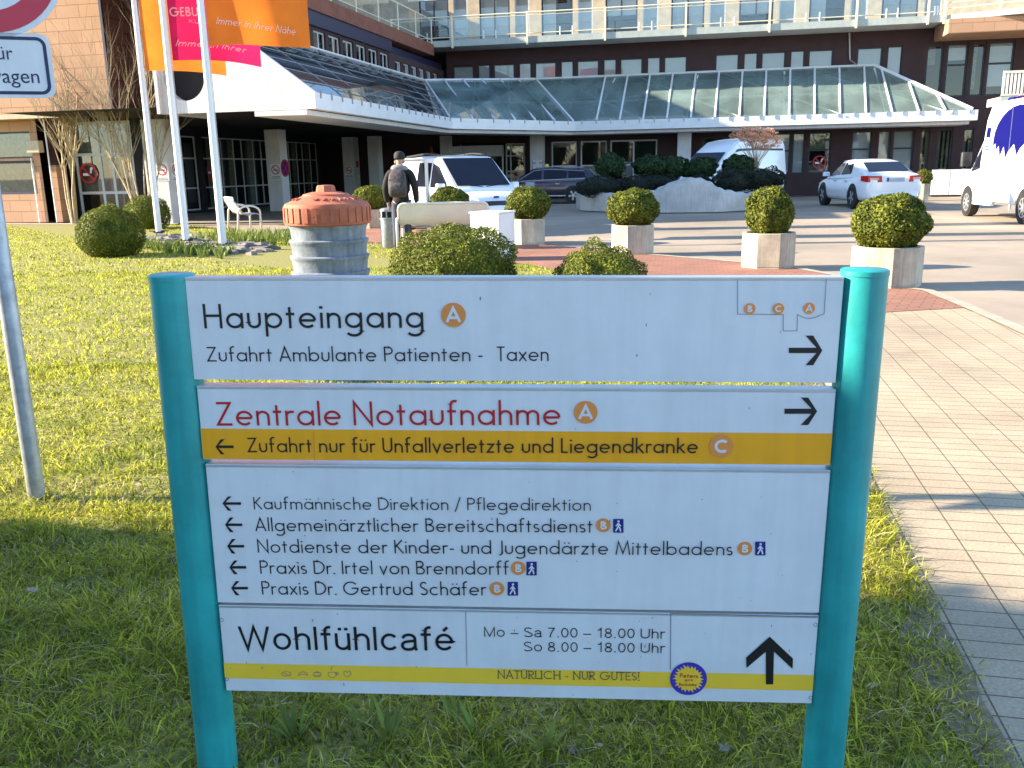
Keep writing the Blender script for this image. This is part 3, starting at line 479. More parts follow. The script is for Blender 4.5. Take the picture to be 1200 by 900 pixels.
for x, y in ((724, 612.6), (889, 639), (623.2, 662.3), (601.4, 685.8)):
    k = MB(); k.poly([FL(2)(*sgn(x + a, y + b)) for a, b in ((-6, 8), (6, 8), (6, -8), (-6, -8))]); o = k.build('pictogram', M['blue'], P3[0])
    t = MB(); f = lambda q: (lambda a, b: FL(3)(a, b, q)); pp = lambda l: [sgn(x + a, y + b) for a, b in l]; w_ = sgn(x + 1.7, y)[0] - sgn(x, y)[0]
    t.poly(disc(sgn(x + .2, y - 5.2), w_ * .85, FL(3), 12)); t.ribbon(pp([(0, -3.4), (0, 1.2)]), w_ * 1.3, f(1)); t.ribbon(pp([(0, .6), (-3.2, 6.2)]), w_, f(2)); t.ribbon(pp([(0, .6), (2, 3), (2.6, 6.4)]), w_, f(3)); t.ribbon(pp([(0, -3), (-3, .2)]), w_ * .8, f(4)); t.ribbon(pp([(0, -3), (3, .4)]), w_ * .8, f(5)); t.build('walking_figure', M['panel'], P3[0])
def thin(panel_, pts, m='seam', w=.7, name='outline'):
    k = MB(); k.ribbon([sgn(*p) for p in pts], w * .00178, lambda a, b: FL(1.5)(a, b)); k.build(name, M[m], panel_)
thin(P1[0], [(862.5, 326), (862.5, 366.5), (915.5, 367), (915.5, 386), (931.5, 386), (932, 367)] + [(932 + 1.4 * i, 367 + 4.5 * math.sin(math.pi * i / 20)) for i in range(1, 20)] + [(963, 366), (965.5, 325.5)], name='building_outline')
thin(P2[0], [(370, 503), (371, 537)], 'orange', .8, 'seam'); thin(P4[0], [(546.5, 712), (548, 775)], w=.8, name='seam'); thin(P4[0], [(785, 714), (784.5, 780)], w=1.0, name='seam'); thin(P4[0], [(785, 714.5), (956, 718.5)], w=1.2, name='seam')
# little café doodles on the yellow stripe
def doodle(sets):
    k = MB()
    for i, s_ in enumerate(sets): k.ribbon([sgn(*p) for p in s_], .0012, lambda a, b, i=i: FL(2)(a, b, i))
    k.build('doodle', M['seam'], P4[0])
ell = lambda cx, cy, rx, ry, a0=0, a1=360: [(cx + rx * math.cos(R(a)), cy + ry * math.sin(R(a))) for a in range(a0, a1 + 1, 20)]
doodle([ell(338, 785, 5.5, 2.6), [(334, 784), (341, 786.5)]]); doodle([ell(357.5, 787, 5.5, 4.5, 180, 360), [(352, 787), (355, 785.5), (360, 785.5), (363, 787)]]); doodle([ell(374, 785.5, 4.5, 3), [(370, 783.5), (378, 783.5)], [(370, 787), (378, 787)]]); doodle([ell(391.5, 785.5, 4.8, 3.6, 0, 180) + [(387, 783), (396, 783), (396.3, 785.5)], ell(397, 784.5, 1.8, 1.6), [(391, 781), (390, 778.5), (392, 776)]])
doodle([[(409, 789), (405, 785.5), (405, 782.5), (407.2, 781.6), (409, 783.4), (411, 781.6), (413.2, 782.6), (413, 785.6), (409, 789)]])
# round sun emblem of the bakery
ec = sgn(805.5, 790.5); er = sgn(827, 790)[0] - sgn(805.5, 790)[0]
k = MB(); k.poly(disc(ec, er, FL(2), 40)); em = k.build('emblem', M['purple'], P4[0])
k = MB(); ray_pts = []
for i in range(48): a = 2 * math.pi * i / 48; r_ = er * (.84 if i % 2 == 0 else .64) * (1 + .05 * math.sin(i * 5)); ray_pts.append(FL(3)(ec[0] + r_ * math.cos(a + (.1 if i % 2 == 0 else 0)), ec[1] + r_ * math.sin(a)))
k.poly(ray_pts); k.build('emblem_sun', M['yellow'], P4[0])
for txt, dx0, dx1, dy, hh in (('Peters', -.48, .5, .08, .26), ('gute', -.2, .24, -.12, .15), ('Backstube', -.5, .46, -.42, .17)):
    k = MB(); write(k, txt, (ec[0] + dx0 * er, ec[1] + dy * er), (ec[0] + dx1 * er, ec[1] + dy * er * .96), hh * er, .15, FL(4.2), .12); k.build('emblem_lettering', M['red'], P4[0])
for x, y in ((263, 722), (269, 791), (953, 727.5), (947.5, 812.5)):
    c = sgn(x, y); k = MB(); k.ribbon([(c[0] + .0042 * math.cos(a), c[1] + .0042 * math.sin(a)) for a in np.linspace(0, 2 * math.pi, 17)[:-1]], .0011, FL(2.5), True); k.build('rivet', M['seam'], P4[0])
k = MB()
for pl_, n_ in ((P1, 9), (P2, 6), (P3, 22), (P4, 34)):
    k = MB()
    for i in range(n_):
        x = random.uniform(pl_[1] + .01, pl_[2] - .01); z = random.uniform(pl_[3] + .008, pl_[4] - .012); r_ = random.uniform(.0006, .0016); el = random.choice([1, 1, 1, 3])
        k.poly([FL(4)(x + r_ * math.cos(t) * random.uniform(.6, 1.2), z + r_ * el * math.sin(t)) for t in np.linspace(0, 2 * math.pi, 8)[:-1]])
    k.build('dirt_speck', M['seam'], pl_[0])['kind'] = 'stuff'

# ================================================================== HOSPITAL: main building
main = thing('hospital_building', 'dark brown hospital building with long balcony above the glass canopy', 'building', B0, -TH)
def wall_holes(mb, a0, a1, z0, z1, holes, v, depth, axis='u'):
    """front face at v with rectangular holes whose reveals run back by depth"""
    P = (lambda a, z, d: (a, v + d, z)) if axis == 'u' else (lambda a, z, d: (v - d, a, z))
    A = sorted({a0, a1, *[x for h in holes for x in (h[0], h[1]) if a0 < x < a1]}); Z = sorted({z0, z1, *[x for h in holes for x in (h[2], h[3]) if z0 < x < z1]})
    for i in range(len(A) - 1):
        for j in range(len(Z) - 1):
            ca, cz = (A[i] + A[i + 1]) / 2, (Z[j] + Z[j + 1]) / 2
            if any(h[0] < ca < h[1] and h[2] < cz < h[3] for h in holes): continue
            mb.quad(P(A[i], Z[j], 0), P(A[i + 1], Z[j], 0), P(A[i + 1], Z[j + 1], 0), P(A[i], Z[j + 1], 0))
    for h in holes:
        x0, x1, y0, y1 = h[:4]
        mb.quad(P(x0, y0, 0), P(x0, y0, depth), P(x0, y1, depth), P(x0, y1, 0)); mb.quad(P(x1, y0, 0), P(x1, y1, 0), P(x1, y1, depth), P(x1, y0, depth))
        mb.quad(P(x0, y1, 0), P(x0, y1, depth), P(x1, y1, depth), P(x1, y1, 0)); mb.quad(P(x0, y0, 0), P(x1, y0, 0), P(x1, y0, depth), P(x0, y0, depth))
def window(par, a0, a1, z0, z1, v, cells_a=(), cells_z=(), fm='darkframe', fw=.06, gm='glass', back=None, inset=.08, axis='u', blind=None, gap=.25):
    """frame with mullions at cells_a / transoms at cells_z, one pane mesh, and what hangs behind"""
    P = (lambda a, z, d: (a, v + d, z)) if axis == 'u' else (lambda a, z, d: (v - d, a, z))
    def bx(mb, x0, x1, y0, y1, d0, d1):
        vs = [P(x0, y0, d0), P(x1, y0, d0), P(x1, y1, d0), P(x0, y1, d0), P(x0, y0, d1), P(x1, y0, d1), P(x1, y1, d1), P(x0, y1, d1)]
        mb.add(vs, [(0, 1, 2, 3), (7, 6, 5, 4), (0, 4, 5, 1), (1, 5, 6, 2), (2, 6, 7, 3), (3, 7, 4, 0)])
    f = MB(); e = .002
    bx(f, a0 + e, a0 + fw, z0 + e, z1 - e, inset, inset + .05); bx(f, a1 - fw, a1 - e, z0 + e, z1 - e, inset, inset + .05); bx(f, a0 + fw, a1 - fw, z1 - fw, z1 - e, inset, inset + .05); bx(f, a0 + fw, a1 - fw, z0 + e, z0 + fw, inset, inset + .05)
    for a in cells_a: bx(f, a - fw / 2, a + fw / 2, z0 + fw, z1 - fw, inset + .003, inset + .047)
    zs = list(cells_z); aa = [a0 + fw] + [x for a in cells_a for x in (a - fw / 2, a + fw / 2)] + [a1 - fw]
    for z in zs:
        for i in range(0, len(aa), 2): bx(f, aa[i], aa[i + 1], z - fw / 2, z + fw / 2, inset + .006, inset + .044)
    o = f.build('window', M[fm], par)
    g = MB(); d = inset + .025; g.quad(P(a0 + fw, z0 + fw, d), P(a1 - fw, z0 + fw, d), P(a1 - fw, z1 - fw, d), P(a0 + fw, z1 - fw, d)); g.build('pane', M[gm], o)
    if blind:
        b = MB()
        for (x0, x1, y0, y1) in blind:
            b.quad(P(x0, y0, inset + gap), P(x1, y0, inset + gap), P(x1, y1, inset + gap), P(x0, y1, inset + gap))
        b.build('blind' if back is None else 'curtain', M[back or 'blind'], o)
    return o
# upper storey windows behind the glass roof, in repeating wide / narrow pairs
wins = []
def pair_run(u0, u1, first=0):
    u = u0; k = first
    while u < u1 - .5:
        w = 1.08 if k % 2 == 0 else .62
        if u + w > u1 + .05: break
        wins.append((u, u + w, k % 2)); u += w + (.16 if k % 2 else .2); k += 1
pair_run(-17.6, -5.6); pair_run(-4.95, .75); pair_run(1.25, 3.95)
big = [(4.15, 4.85), (4.98, 5.85), (6.0, 6.55), (6.65, 7.7)]
holes = [(a, b, 4.2, 6.45) for a, b, k in wins] + [(a, b, 4.2, 6.45) for a, b in big]
m = MB(); wall_holes(m, -17.9, 9.5, 3.3, 7.3, holes, 0, .16); m.build('upper_wall', M['brown'], main)
for i, (a, b, k) in enumerate(wins):
    if k == 0: window(main, a, b, 4.2, 6.45, 0, (), (5.62,), 'darkframe', .07, blind=[(a + .04, b - .04, 5.66, 6.4)] + ([(a + .04, b - .04, 4.7, 5.4)] if i % 3 == 0 else []), gap=.05)
    else: window(main, a, b, 4.2, 6.45, 0, (), (), 'darkframe', .05, blind=[(a + .04, b - .04, 5.3 if i % 4 else 4.6, 6.4)], gap=.05)
for i, (a, b) in enumerate(big): window(main, a, b, 4.2, 6.45, 0, (), (5.55,) if i % 2 else (), 'darkframe', .08, blind=[(a + .05, b - (.05 if i % 2 else .3), (5.6, 5.75, 4.5, 4.6)[i], 6.38)], gap=.08, back='blind' if i % 2 else 'curtain')
# ground floor
gfw = []
for x0, x1 in ((646, 676), (680, 711), (715, 770)): gfw.append((pv(x0, 180, -.0)[0], pv(x1, 180, -.0)[0], .9 if x0 < 700 else .5, 2.72))
for x0, x1 in ((822, 838), (842, 858), (862, 880)): gfw.append((pv(x0, 180, 0)[0], pv(x1, 180, 0)[0], .9, 2.75))
for x0, x1 in ((905, 926), (928, 942.5), (947, 973), (997, 1020.5), (1027.5, 1042.5), (1045, 1070), (1077, 1088), (1097, 1115), (1127, 1139)): gfw.append((pv(x0, 180, 0)[0], pv(x1, 180, 0)[0], 1.0, 2.85))
ent = (-18.4, -14.0, .02, 2.75)
m = MB(); wall_holes(m, -24, 12.5, 0, 3.3, gfw + [ent], 0.004, .16); m.build('ground_floor_wall', M['brown'], main)
for i, h in enumerate(gfw):
    a, b = h[0], h[1]
    if i < 3: window(main, *h, 0.004, ((a + b) / 2,) if i == 2 else (), (1.55,), 'frame', .07, blind=[(a + .05, b - .05, .6, 1.5)] if i < 2 else None, back='frame')
    elif i < 6: window(main, *h, 0.004, (), (), 'darkframe', .06, blind=[(a + .1, b - .1, 1.2, 2.7)] if i == 5 else None)
    else:
        k = i - 6
        bl = [(a + .05, b - .05, 1.05, 2.8)]
        window(main, *h, 0.004, (), (2.05,) if k in (0, 2, 3, 5) else (), 'darkframe', .07, blind=bl if k in (0, 1, 3, 4, 5) else ([(a + .05, b - .05, 2.1, 2.8), (a + .05, b - .05, 1.05, 1.4)] if k == 2 else [(a + .08 + q * .18, a + .17 + q * .18, 1.05, 2.75) for q in range(int((b - a) / .18))]), back='blind' if k in (1, 4) else ('curtain' if k > 5 or k == 2 else 'blind'), gap=.12)
m = MB(); m.box(-24, 12.5, .9, 1.0, 0, 7.3); m.build('dark_backing', M['dark'], main)  # near-black sheet, the darkness of the unlit rooms put into its colour
# entrance: pale header, sliding glass doors, side lights
dr = MB(); dr.box(-18.3, -15.1, -.25, .15, 2.1, 2.62); e_ = dr.build('entrance_door', M['frame'], main)
g = MB()
for a, b in ((-18.28, -17.6), (-17.55, -16.75), (-16.7, -15.95), (-15.9, -15.12)): g.quad((a, .04, .05), (b, .04, .05), (b, .04, 2.08), (a, .04, 2.08))
g.build('door_pane', M['glass'], e_)
g = MB()
for a in (-18.3, -17.58, -16.73, -15.93, -15.14): g.box(a - .03, a + .03, 0, .08, .02, 2.1)
g.build('door_frame', M['alu'], e_)
window(main, -15.0, -14.02, .03, 2.7, 0.0, (-14.75,), (1.35, 2.1), 'frame', .06)
# downpipe
m = MB(); p0 = pv(995, 44, -.08); p1 = pv(996, 70, -.08); p2 = pv(1004, 76, -.4); m.tube([(p0[0], -.08, 7.1), (p1[0], -.08, p1[1]), (p2[0], -.4, p2[1])], .035, 8); m.build('downpipe', M['galv'], main)
# balcony: slab, railing with glass, glass doors and panels behind
BVF = -1.85; SB, ST = 7.12, 7.36
m = MB(); m.box(-20.2, 4.3, BVF, 0, SB, ST); bal = m.build('balcony', M['slab'], main)
m = MB(); m.box(-20.2, 4.3, BVF - .06, BVF - .002, SB - .02, ST + .02); m.build('slab_edge', M['greenslab'], bal)
r = MB(); r.tube([(-20.0, BVF, 8.42), (4.25, BVF, 8.42)], .03, 8); r.tube([(-20.0, BVF, 8.3), (4.25, BVF, 8.3)], .014, 6); r.tube([(-20.0, BVF, 7.52), (4.25, BVF, 7.52)], .022, 6); r.build('handrail', M['rail'], bal)
posts = [pv(x, 20, BVF)[0] for x in (459, 530, 618, 709.5, 804, 902, 1003.5, 1087, 1106)]
for a in posts:
    r = MB(); r.box(a - .045, a + .045, BVF - .14, BVF - .07, SB - .1, 8.46); r.build('railing_post', M['rail'], bal)
for i in range(len(posts) - 1):
    r = MB(); r.box(posts[i] + .12, posts[i + 1] - .12, BVF - .006, BVF + .006, 7.56, 8.28); r.build('glass_panel', M['railglass'], bal)
    r = MB()
    for q in (.42, .58):
        a = posts[i] + (posts[i + 1] - posts[i]) * q; r.box(a - .025, a + .025, BVF - .03, BVF + .03, ST, 7.75)
    r.build('railing_foot', M['white'], bal)
m = MB(); wall_holes(m, -30, 9.5, 7.3, 10.4, [(a, a + 1.5, 7.5, 9.6) for a in np.arange(-19.2, 4, 3.05)] + [(a + 1.75, a + 2.45, 7.5, 9.6) for a in np.arange(-19.2, 4, 3.05)], .006, .2); m.build('balcony_wall', M['tan'], main)
for i, a in enumerate(np.arange(-19.2, 4, 3.05)):
    window(main, a, a + 1.5, 7.5, 9.6, .006, (a + .75,), (), 'darkframe', .07, blind=[(a + .06, a + 1.44, (8.35, 7.6, 8.1)[i % 3], 9.5)] if i % 4 != 2 else [(a + .06, a + .7, 7.6, 9.5)], gap=.03, inset=.02)
    window(main, a + 1.75, a + 2.45, 7.5, 9.6, .006, (), (), 'frame', .05, blind=[(a + 1.8, a + 2.4, 7.6, 9.5)], gap=.03, inset=.02)
m = MB(); m.box(-20, 9.5, .95, 1.0, 7.3, 10.4); m.build('dark_backing', M['dark'], main)
m = MB(); m.box(-30, 9.5, -.05, 1.2, 10.41, 10.7); m.build('roof_slab', M['slab'], main)
for a in (-19.3, -15.6, -11.9):
    m = MB(); m.box(a, a + 3.5, -1.35, -1.25, 9.28, 9.75); m.build('awning', M['rail'], main)
# the brick clad box under the balcony's right end
m = MB(); m.box(4.4, 14, -2.6, -.01, 6.55, 7.12); m.build('brick_box', M['cladding'], main)
m = MB(); m.prism([(4.35, -1.85), (8.2, -3.4), (14, -3.4), (14, -.02), (4.35, -.02)], 'z', 7.14, 7.36); b2 = m.build('balcony', M['greenslab'], main)
r = MB()
for z in (7.62, 7.85, 8.1, 8.42): r.tube([(4.4, -1.85, z), (8.2, -3.38, z), (13.9, -3.38, z)], .02 if z < 8.4 else .032, 6)
for a in (4.4, 6.3, 8.2, 10.0): r.tube([(a, -1.85 - max(0, min(1, (a - 4.4) / 3.8)) * 1.53, 7.3), (a, -1.85 - max(0, min(1, (a - 4.4) / 3.8)) * 1.53, 8.44)], .035, 6)
r.build('handrail', M['rail'], b2)
# low walkway balustrade at the right edge, standing out from the right end of the facade
v_ = -9.0; q = [pv(1176, 85, v_), pv(1176, 114, v_), pv(1215, 74, v_)]
wb = thing('walkway_balustrade', 'cream walkway balustrade with close upright slats above the ambulance', 'railing', bw(q[0][0], v_, 0), -TH)
m = MB(); L0 = 5.0
m.box(0, L0, -.04, .04, q[0][1] - .03, q[0][1] + .05); m.box(0, L0, -.04, .04, q[1][1] + .05, q[1][1] + .1); m.build('handrail', M['rail'], wb)
m = MB()
for i in range(42): m.box(i * .12, i * .12 + .075, -.02, .02, q[1][1] + .1, q[0][1] - .03)
m.build('slats', M['white_warm'], wb)
m = MB(); m.box(-.03, L0, -.1, 1.6, q[1][1] - .25, q[1][1] + .02); m.build('walkway_slab', M['greenslab'], wb)
m = MB(); m.box(.7, .95, .5, .75, 0, q[1][1] - .25); m.build('support_post', M['white'], wb)

# ================================================================== HOSPITAL: left wing
wing = thing('hospital_wing', 'left hospital wing with orange clad upper storey and white framed windows below', 'building', B0, -TH)
UO, VO = -23.0, -19.2                                # orange block: right edge and front
m = MB(); m.box(-48, UO, VO, VO + .02, 3.42, 11.2); ob = m.build('clad_front', M['cladding'], wing)
m = MB(); m.box(UO - .02, UO - .002, VO + .02, -8, 3.42, 11.2); m.build('clad_side', M['cladding_shaded'], wing)
m = MB(); m.box(UO - .07, UO + .012, VO - .03, VO + .05, 3.40, 11.2); m.build('corner_profile', M['bluefascia'], wing)
m = MB(); m.box(-48, UO - .02, VO + .02, -8, 3.38, 3.42); m.box(-48, UO - .05, VO - .012, VO + .03, 3.30, 3.44); m.build('soffit', M['tan'], wing)
m = MB(); m.box(-48, UO - .1, VO + .1, -.5, 11.1, 11.3); m.build('roof', M['slab'], wing)
# dark side window in the side wall with painted shade
for i, (a, b) in enumerate(((-17.5, -16.4), (-14.5, -13.2))):
    window(wing, a, b, 6.2, 7.6, UO + .0, (), (), 'darkframe', .08, axis='v', inset=-.05)
# ground storey under the overhang
VG = -18.5
wl = pv(0, 200, VG)[0]; w1 = pv(41, 200, VG)[0]
holes = [(wl - 1.4, w1, .93, 2.02), (wl - 1.4, pv(35, 160, VG)[0], 2.1, 2.95)]
m = MB(); wall_holes(m, -48, pv(49, 200, VG)[0], 0, 3.38, holes, VG, .12); m.build('clad_front', M['cladding'], wing)
o1 = window(wing, *holes[0], VG, (), (), 'bluefascia', .08, blind=[(holes[0][0], holes[0][1], 1, 2)], back='curtain', gap=.1); o2 = window(wing, *holes[1], VG, (), (), 'darkframe', .05, blind=[(holes[1][0], holes[1][1], 2.1, 2.9)], back='curtain', gap=.1)
ua = pv(49, 200, VG)[0]; ub = pv(70, 230, VG)[0]
m = MB(); m.box(ua, ub - .25, VG + .35, VG + .5, 0, 3.38); m.build('recess_wall', M['shingle'], wing)
m = MB(); m.box(ub - .25, ub, VG - .002, VG + .5, 0, 1.85); m.build('brick_pier', M['cladding'], wing)
for px in (42.5, 63): m = MB(); a = pv(px, 230, VG - .06)[0]; m.tube([(a, VG - .06, 0), (a, VG - .06, 2.1 if px < 50 else 3.3)], .025, 6); m.build('downpipe', M['white'], wing)
m = MB(); a = pv(35, 170, VG - .1)[0]; b = pv(50, 170, VG - .1)[0]; m.rbox(a, b, VG - .3, VG - .05, pv(40, 179, VG - .1)[1], pv(40, 165, VG - .1)[1], .02); m.build('junction_box', M['tan'], wing)
# tall glazed front of the ground storey, white frames
VW = -17.6; a0 = pv(88, 200, VW)[0]; a1 = pv(158, 200, VW)[0]
zt, zb = 3.25, .12; zm = pv(110, 181, VW)[1]; zl = pv(120, 226, VW)[1]; ca = [pv(x, 200, VW)[0] for x in (117, 131, 152)]
window(wing, a0, a1, zb, zt, VW, ca, (zl, zm), 'frame', .09, blind=[(a0, ca[0], zl, zt), (ca[0] + .2, ca[1], zl, zt)], back='curtain', gap=.15)
m = MB(); m.box(ub, a0, VW, VW + .1, 0, 3.38); m.box(a1, UO - .2, VW, VW + .1, 0, 3.38); m.box(a0, a1, VW + .02, VW + .1, 0, zb); m.box(a0, a1, VW + .02, VW + .1, zt, 3.38); m.build('recess_wall', M['dark'], wing)
m = MB(); m.box(-48, -25, VW + 1.2, VW + 1.3, 0, 3.38); m.build('dark_backing', M['dark'], wing)
# long side under the canopy: dark wall with pale gridded glazing
UG = -24.9
m = MB(); gh = [(-17.2, -11.6, .08, 2.95), (-11.2, -5.2, .08, 2.95), (-4.8, -.3, .08, 2.95)]
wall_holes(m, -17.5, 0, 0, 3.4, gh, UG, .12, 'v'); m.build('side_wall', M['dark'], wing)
for a, b, z0, z1 in gh:
    n = max(3, int((b - a) / .75)); cs = [a + (b - a) * (i + (.0 if i % 2 else -.18)) / n for i in range(1, n)]
    window(wing, a, b, z0, z1, UG, cs, (.95, 2.1), 'frame', .055, axis='v', blind=[(cs[i], cs[i] + .42, .1, 2.9) for i in range(0, len(cs), 2)], back='curtain', gap=.3)
m = MB(); m.box(UG - 1.3, UG - 1.2, -17.4, 0, 0, 3.4); m.build('dark_backing', M['dark'], wing)
# upper wall over the glass roof: windows, dark blue band, brick parapet, planted balcony
UW = -18.05
sw = [(a, a + 1.0, 5.55, 6.15) for a in np.arange(-17.5, -8.4, 1.25)] + [(a, a + .8, 5.5, 6.0) for a in np.arange(-7.0, -.8, 1.05)]
m = MB(); wall_holes(m, -21.5, 0, 3.3, 6.25, sw, UW, .12, 'v'); m.build('upper_wall', M['brown'], wing)
for s_ in sw: window(wing, *s_, UW, (s_[0] + .55,), (), 'frame', .06, axis='v', blind=[(s_[0] + .1, s_[0] + .5, s_[2] + .1, s_[3])], gap=.2)
m = MB(); m.box(UW - 3, UW + .10, -21.5, -7.6, 6.25, 6.72); m.box(UW - 3, UW - .1, -7.6, 0, 6.1, 6.55); m.build('blue_band', M['bluefascia'], wing)
m = MB(); m.box(UW - 3, UW + .16, -21.5, -2.0, 6.72, 7.22); m.build('parapet', mat('parapet_brick', (.24, .085, .05), .85, .15, 3), wing)
m = MB()
m.tube([(UW + .1, -20.5, 8.3), (UW + .1, -2.0, 8.3)], .03, 6); m.tube([(UW + .1, -20.5, 7.4), (UW + .1, -2, 7.4)], .02, 6)
for v in np.arange(-20.5, -1.9, 2.3): m.tube([(UW + .1, v, 7.22), (UW + .1, v, 8.32)], .03, 6)
rl = m.build('railing', M['rail'], wing)
m = MB(); m.quad((UW + .1, -20.5, 7.42), (UW + .1, -2, 7.42), (UW + .1, -2, 8.26), (UW + .1, -20.5, 8.26)); m.build('glass_panel', M['railglass'], rl)
m = MB(); m.box(UW - 6, UW - .2, -21.3, 0, 7.2, 7.26); m.build('terrace', M['slab'], wing)
for q_ in ((-48, -47.8, -18.3, 0), (-30.2, -30, -16.2, .8), (-30, -24, 1.0, 1.2), (-30, -25.9, -.1, .0)): m = MB(); m.box(*q_, 0, 11.1); m.build('outer_wall', M['brown'], wing)

# ================================================================== ENTRANCE CANOPY (gable, fascias, glazed slopes, columns)
can = thing('entrance_canopy', 'white edged entrance canopy with sloping glass roof and round holed gable', 'canopy', B0, -TH)
ZF0, ZF1 = 3.1, 3.52
E_ = [(-15.0, -21.9), (-15.25, -8.3), (-11.1, -2.6), (5.9, -2.35), (5.9, -.02)]          # eave line
def ofs(i, d):
    return None
def strip(mb, pts, th, z0, z1):       # vertical band of thickness th inside the eave line
    ins = []
    for i, p in enumerate(pts):
        a = Vector(pts[max(i - 1, 0)]); b = Vector(pts[min(i + 1, len(pts) - 1)]); p = Vector(p)
        d1 = (p - a).normalized() if i else (b - p).normalized(); d2 = (b - p).normalized() if i < len(pts) - 1 else d1
        n1 = Vector((-d1.y, d1.x)); n2 = Vector((-d2.y, d2.x)); n = (n1 + n2).normalized(); ins.append(p + n * th / max(.4, n.dot(n1)))
    n = len(pts); vs = [(p[0], p[1], z0) for p in pts] + [(p[0], p[1], z1) for p in pts] + [(p[0], p[1], z0) for p in ins] + [(p[0], p[1], z1) for p in ins]
    fs = []
    for i in range(n - 1): fs += [(i, i + 1, n + i + 1, n + i), (2 * n + i + 1, 2 * n + i, 3 * n + i, 3 * n + i + 1), (n + i, n + i + 1, 3 * n + i + 1, 3 * n + i), (i + 1, i, 2 * n + i, 2 * n + i + 1)]
    fs += [(0, n, 3 * n, 2 * n), (n - 1, 3 * n - 1, 4 * n - 1, 2 * n - 1)]
    mb.add(vs, fs); return ins
m = MB(); ins = strip(m, E_, .25, ZF0, ZF1); m.build('fascia', M['white'], can)
m = MB(); ins2 = strip(m, [tuple(p) for p in ins], 1.5, 2.95, 3.08); m.build('soffit_beam', M['offwhite'], can)
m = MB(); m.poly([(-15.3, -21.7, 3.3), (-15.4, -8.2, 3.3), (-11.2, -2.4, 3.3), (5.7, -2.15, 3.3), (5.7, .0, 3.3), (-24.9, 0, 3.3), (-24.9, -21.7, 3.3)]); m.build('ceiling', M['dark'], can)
# glazed slopes up to the walls
ZR = 5.5
A0, A1, A2, A3 = [Vector((p[0], p[1], ZF1)) for p in E_[:4]]
off = .3
A0 += Vector((-.1, .1, 0)); A1 += Vector((-.12, .05, 0)); A2 += Vector((-.08, .1, 0)); A3 += Vector((-.2, .1, 0))
W0 = Vector((-18.0, -21.8, ZR)); W1 = Vector((-18.0, -3.2, ZR)); W2 = Vector((-13.4, -.03, ZR + .15)); W3 = Vector((2.0, -.03, ZR + .15)); A4 = Vector((5.2, -.03, ZF1))
m = MB(); m.quad(A0, A1, W1, W0); m.build('roof_glass', glass_mat('clear_roof_glass', (.5, .62, .62), .22, .02, (.3, .38, .39, .08)), can)
m = MB(); m.quad(A1, A2, W2, W1); m.build('roof_glass', M['roofglass'], can)
m = MB(); m.quad(A2, A3, W3, W2); m.build('roof_glass', M['roofglass'], can)
m = MB(); m.poly([A3, A4, W3]); m.build('roof_glass', M['roofglass'], can)
def bar(p, q, w=.045, nm='rafter', mt='white'):
    m = MB(); up = Vector((0, 0, .035)); m.tube([Vector(p) + up, Vector(q) + up], w, 6); m.build(nm, M[mt], can)
for i in range(1, 6): t = i / 6; bar(A0.lerp(W0, t), A1.lerp(W1, t), .013, 'purlin', 'galv')
for i in range(0, 7): t = i / 6; bar(A0.lerp(A1, t), W0.lerp(W1, t * .75), .014, 'rafter', 'galv')
for i in range(0, 7): t = i / 6; bar(A1.lerp(A2, t), W1.lerp(W2, t), .045)
n_ = 16
for i in range(1, n_ + 1):
    t = i / n_; p = A2.lerp(A3, t); x = p.x + (-.25 if i < n_ else 0)
    q = W2.lerp(W3, min(1, max(0, (x + .35 - W2.x) / (W3.x - W2.x)))) if x < W3.x else W3.lerp(A3, (x - W3.x) / (A3.x - W3.x))
    bar(p, q, .045)
bar(A3, W3, .07, 'hip_rafter'); bar(A4, W3, .05, 'hip_rafter'); bar(W2, W3, .05, 'ridge_bar'); bar(W1, W2, .05, 'ridge_bar'); bar(W0, W1, .04, 'ridge_bar')
# trusses seen through the glass
z_ = -.12
for i in range(4):
    p, q = A2.lerp(A3, i / 4 + .05), A2.lerp(A3, i / 4 + .2); a, b = W2.lerp(W3, i / 4 + .08), W2.lerp(W3, i / 4 + .25)
    for (s_, e_2) in ((p, b), (a, q)): m = MB(); m.tube([s_ + Vector((0, .1, z_)), e_2 + Vector((0, -.1, z_))], .05, 5); m.build('brace', M['white_warm'], can)
m = MB(); c1 = A2.lerp(W2, .5) + Vector((0, 0, -.15)); c2 = A3.lerp(W3, .5) + Vector((0, 0, -.15)); m.tube([c1, c2], .06, 6); c0 = A1.lerp(W1, .5) + Vector((0, 0, -.15)); m.tube([c0, c1], .06, 6); m.build('middle_purlin', M['white_warm'], can)
for i in (.15, .45, .75):
    m = MB(); m.tube([A1.lerp(A2, i) + Vector((0, .2, -.1)), W1.lerp(W2, min(1, i + .3)) + Vector((0, -.2, -.15))], .06, 6); m.build('brace', M['white_warm'], can)
# gutter clips along the fascia
m = MB()
for a, b, n in ((E_[0], E_[1], 18), (E_[1], E_[2], 8), (E_[2], E_[3], 26)):
    for i in range(n):
        t = (i + .5) / n; x = a[0] + (b[0] - a[0]) * t; y = a[1] + (b[1] - a[1]) * t; d = Vector((b[0] - a[0], b[1] - a[1])).normalized(); x += d.y * .012; y -= d.x * .012
        c_ = MB(); c_.box(x - .02, x + .02, y - .02, y + .02, ZF1 - .14, ZF1 + .06); c_.build('gutter_clip', M['galv'], can)
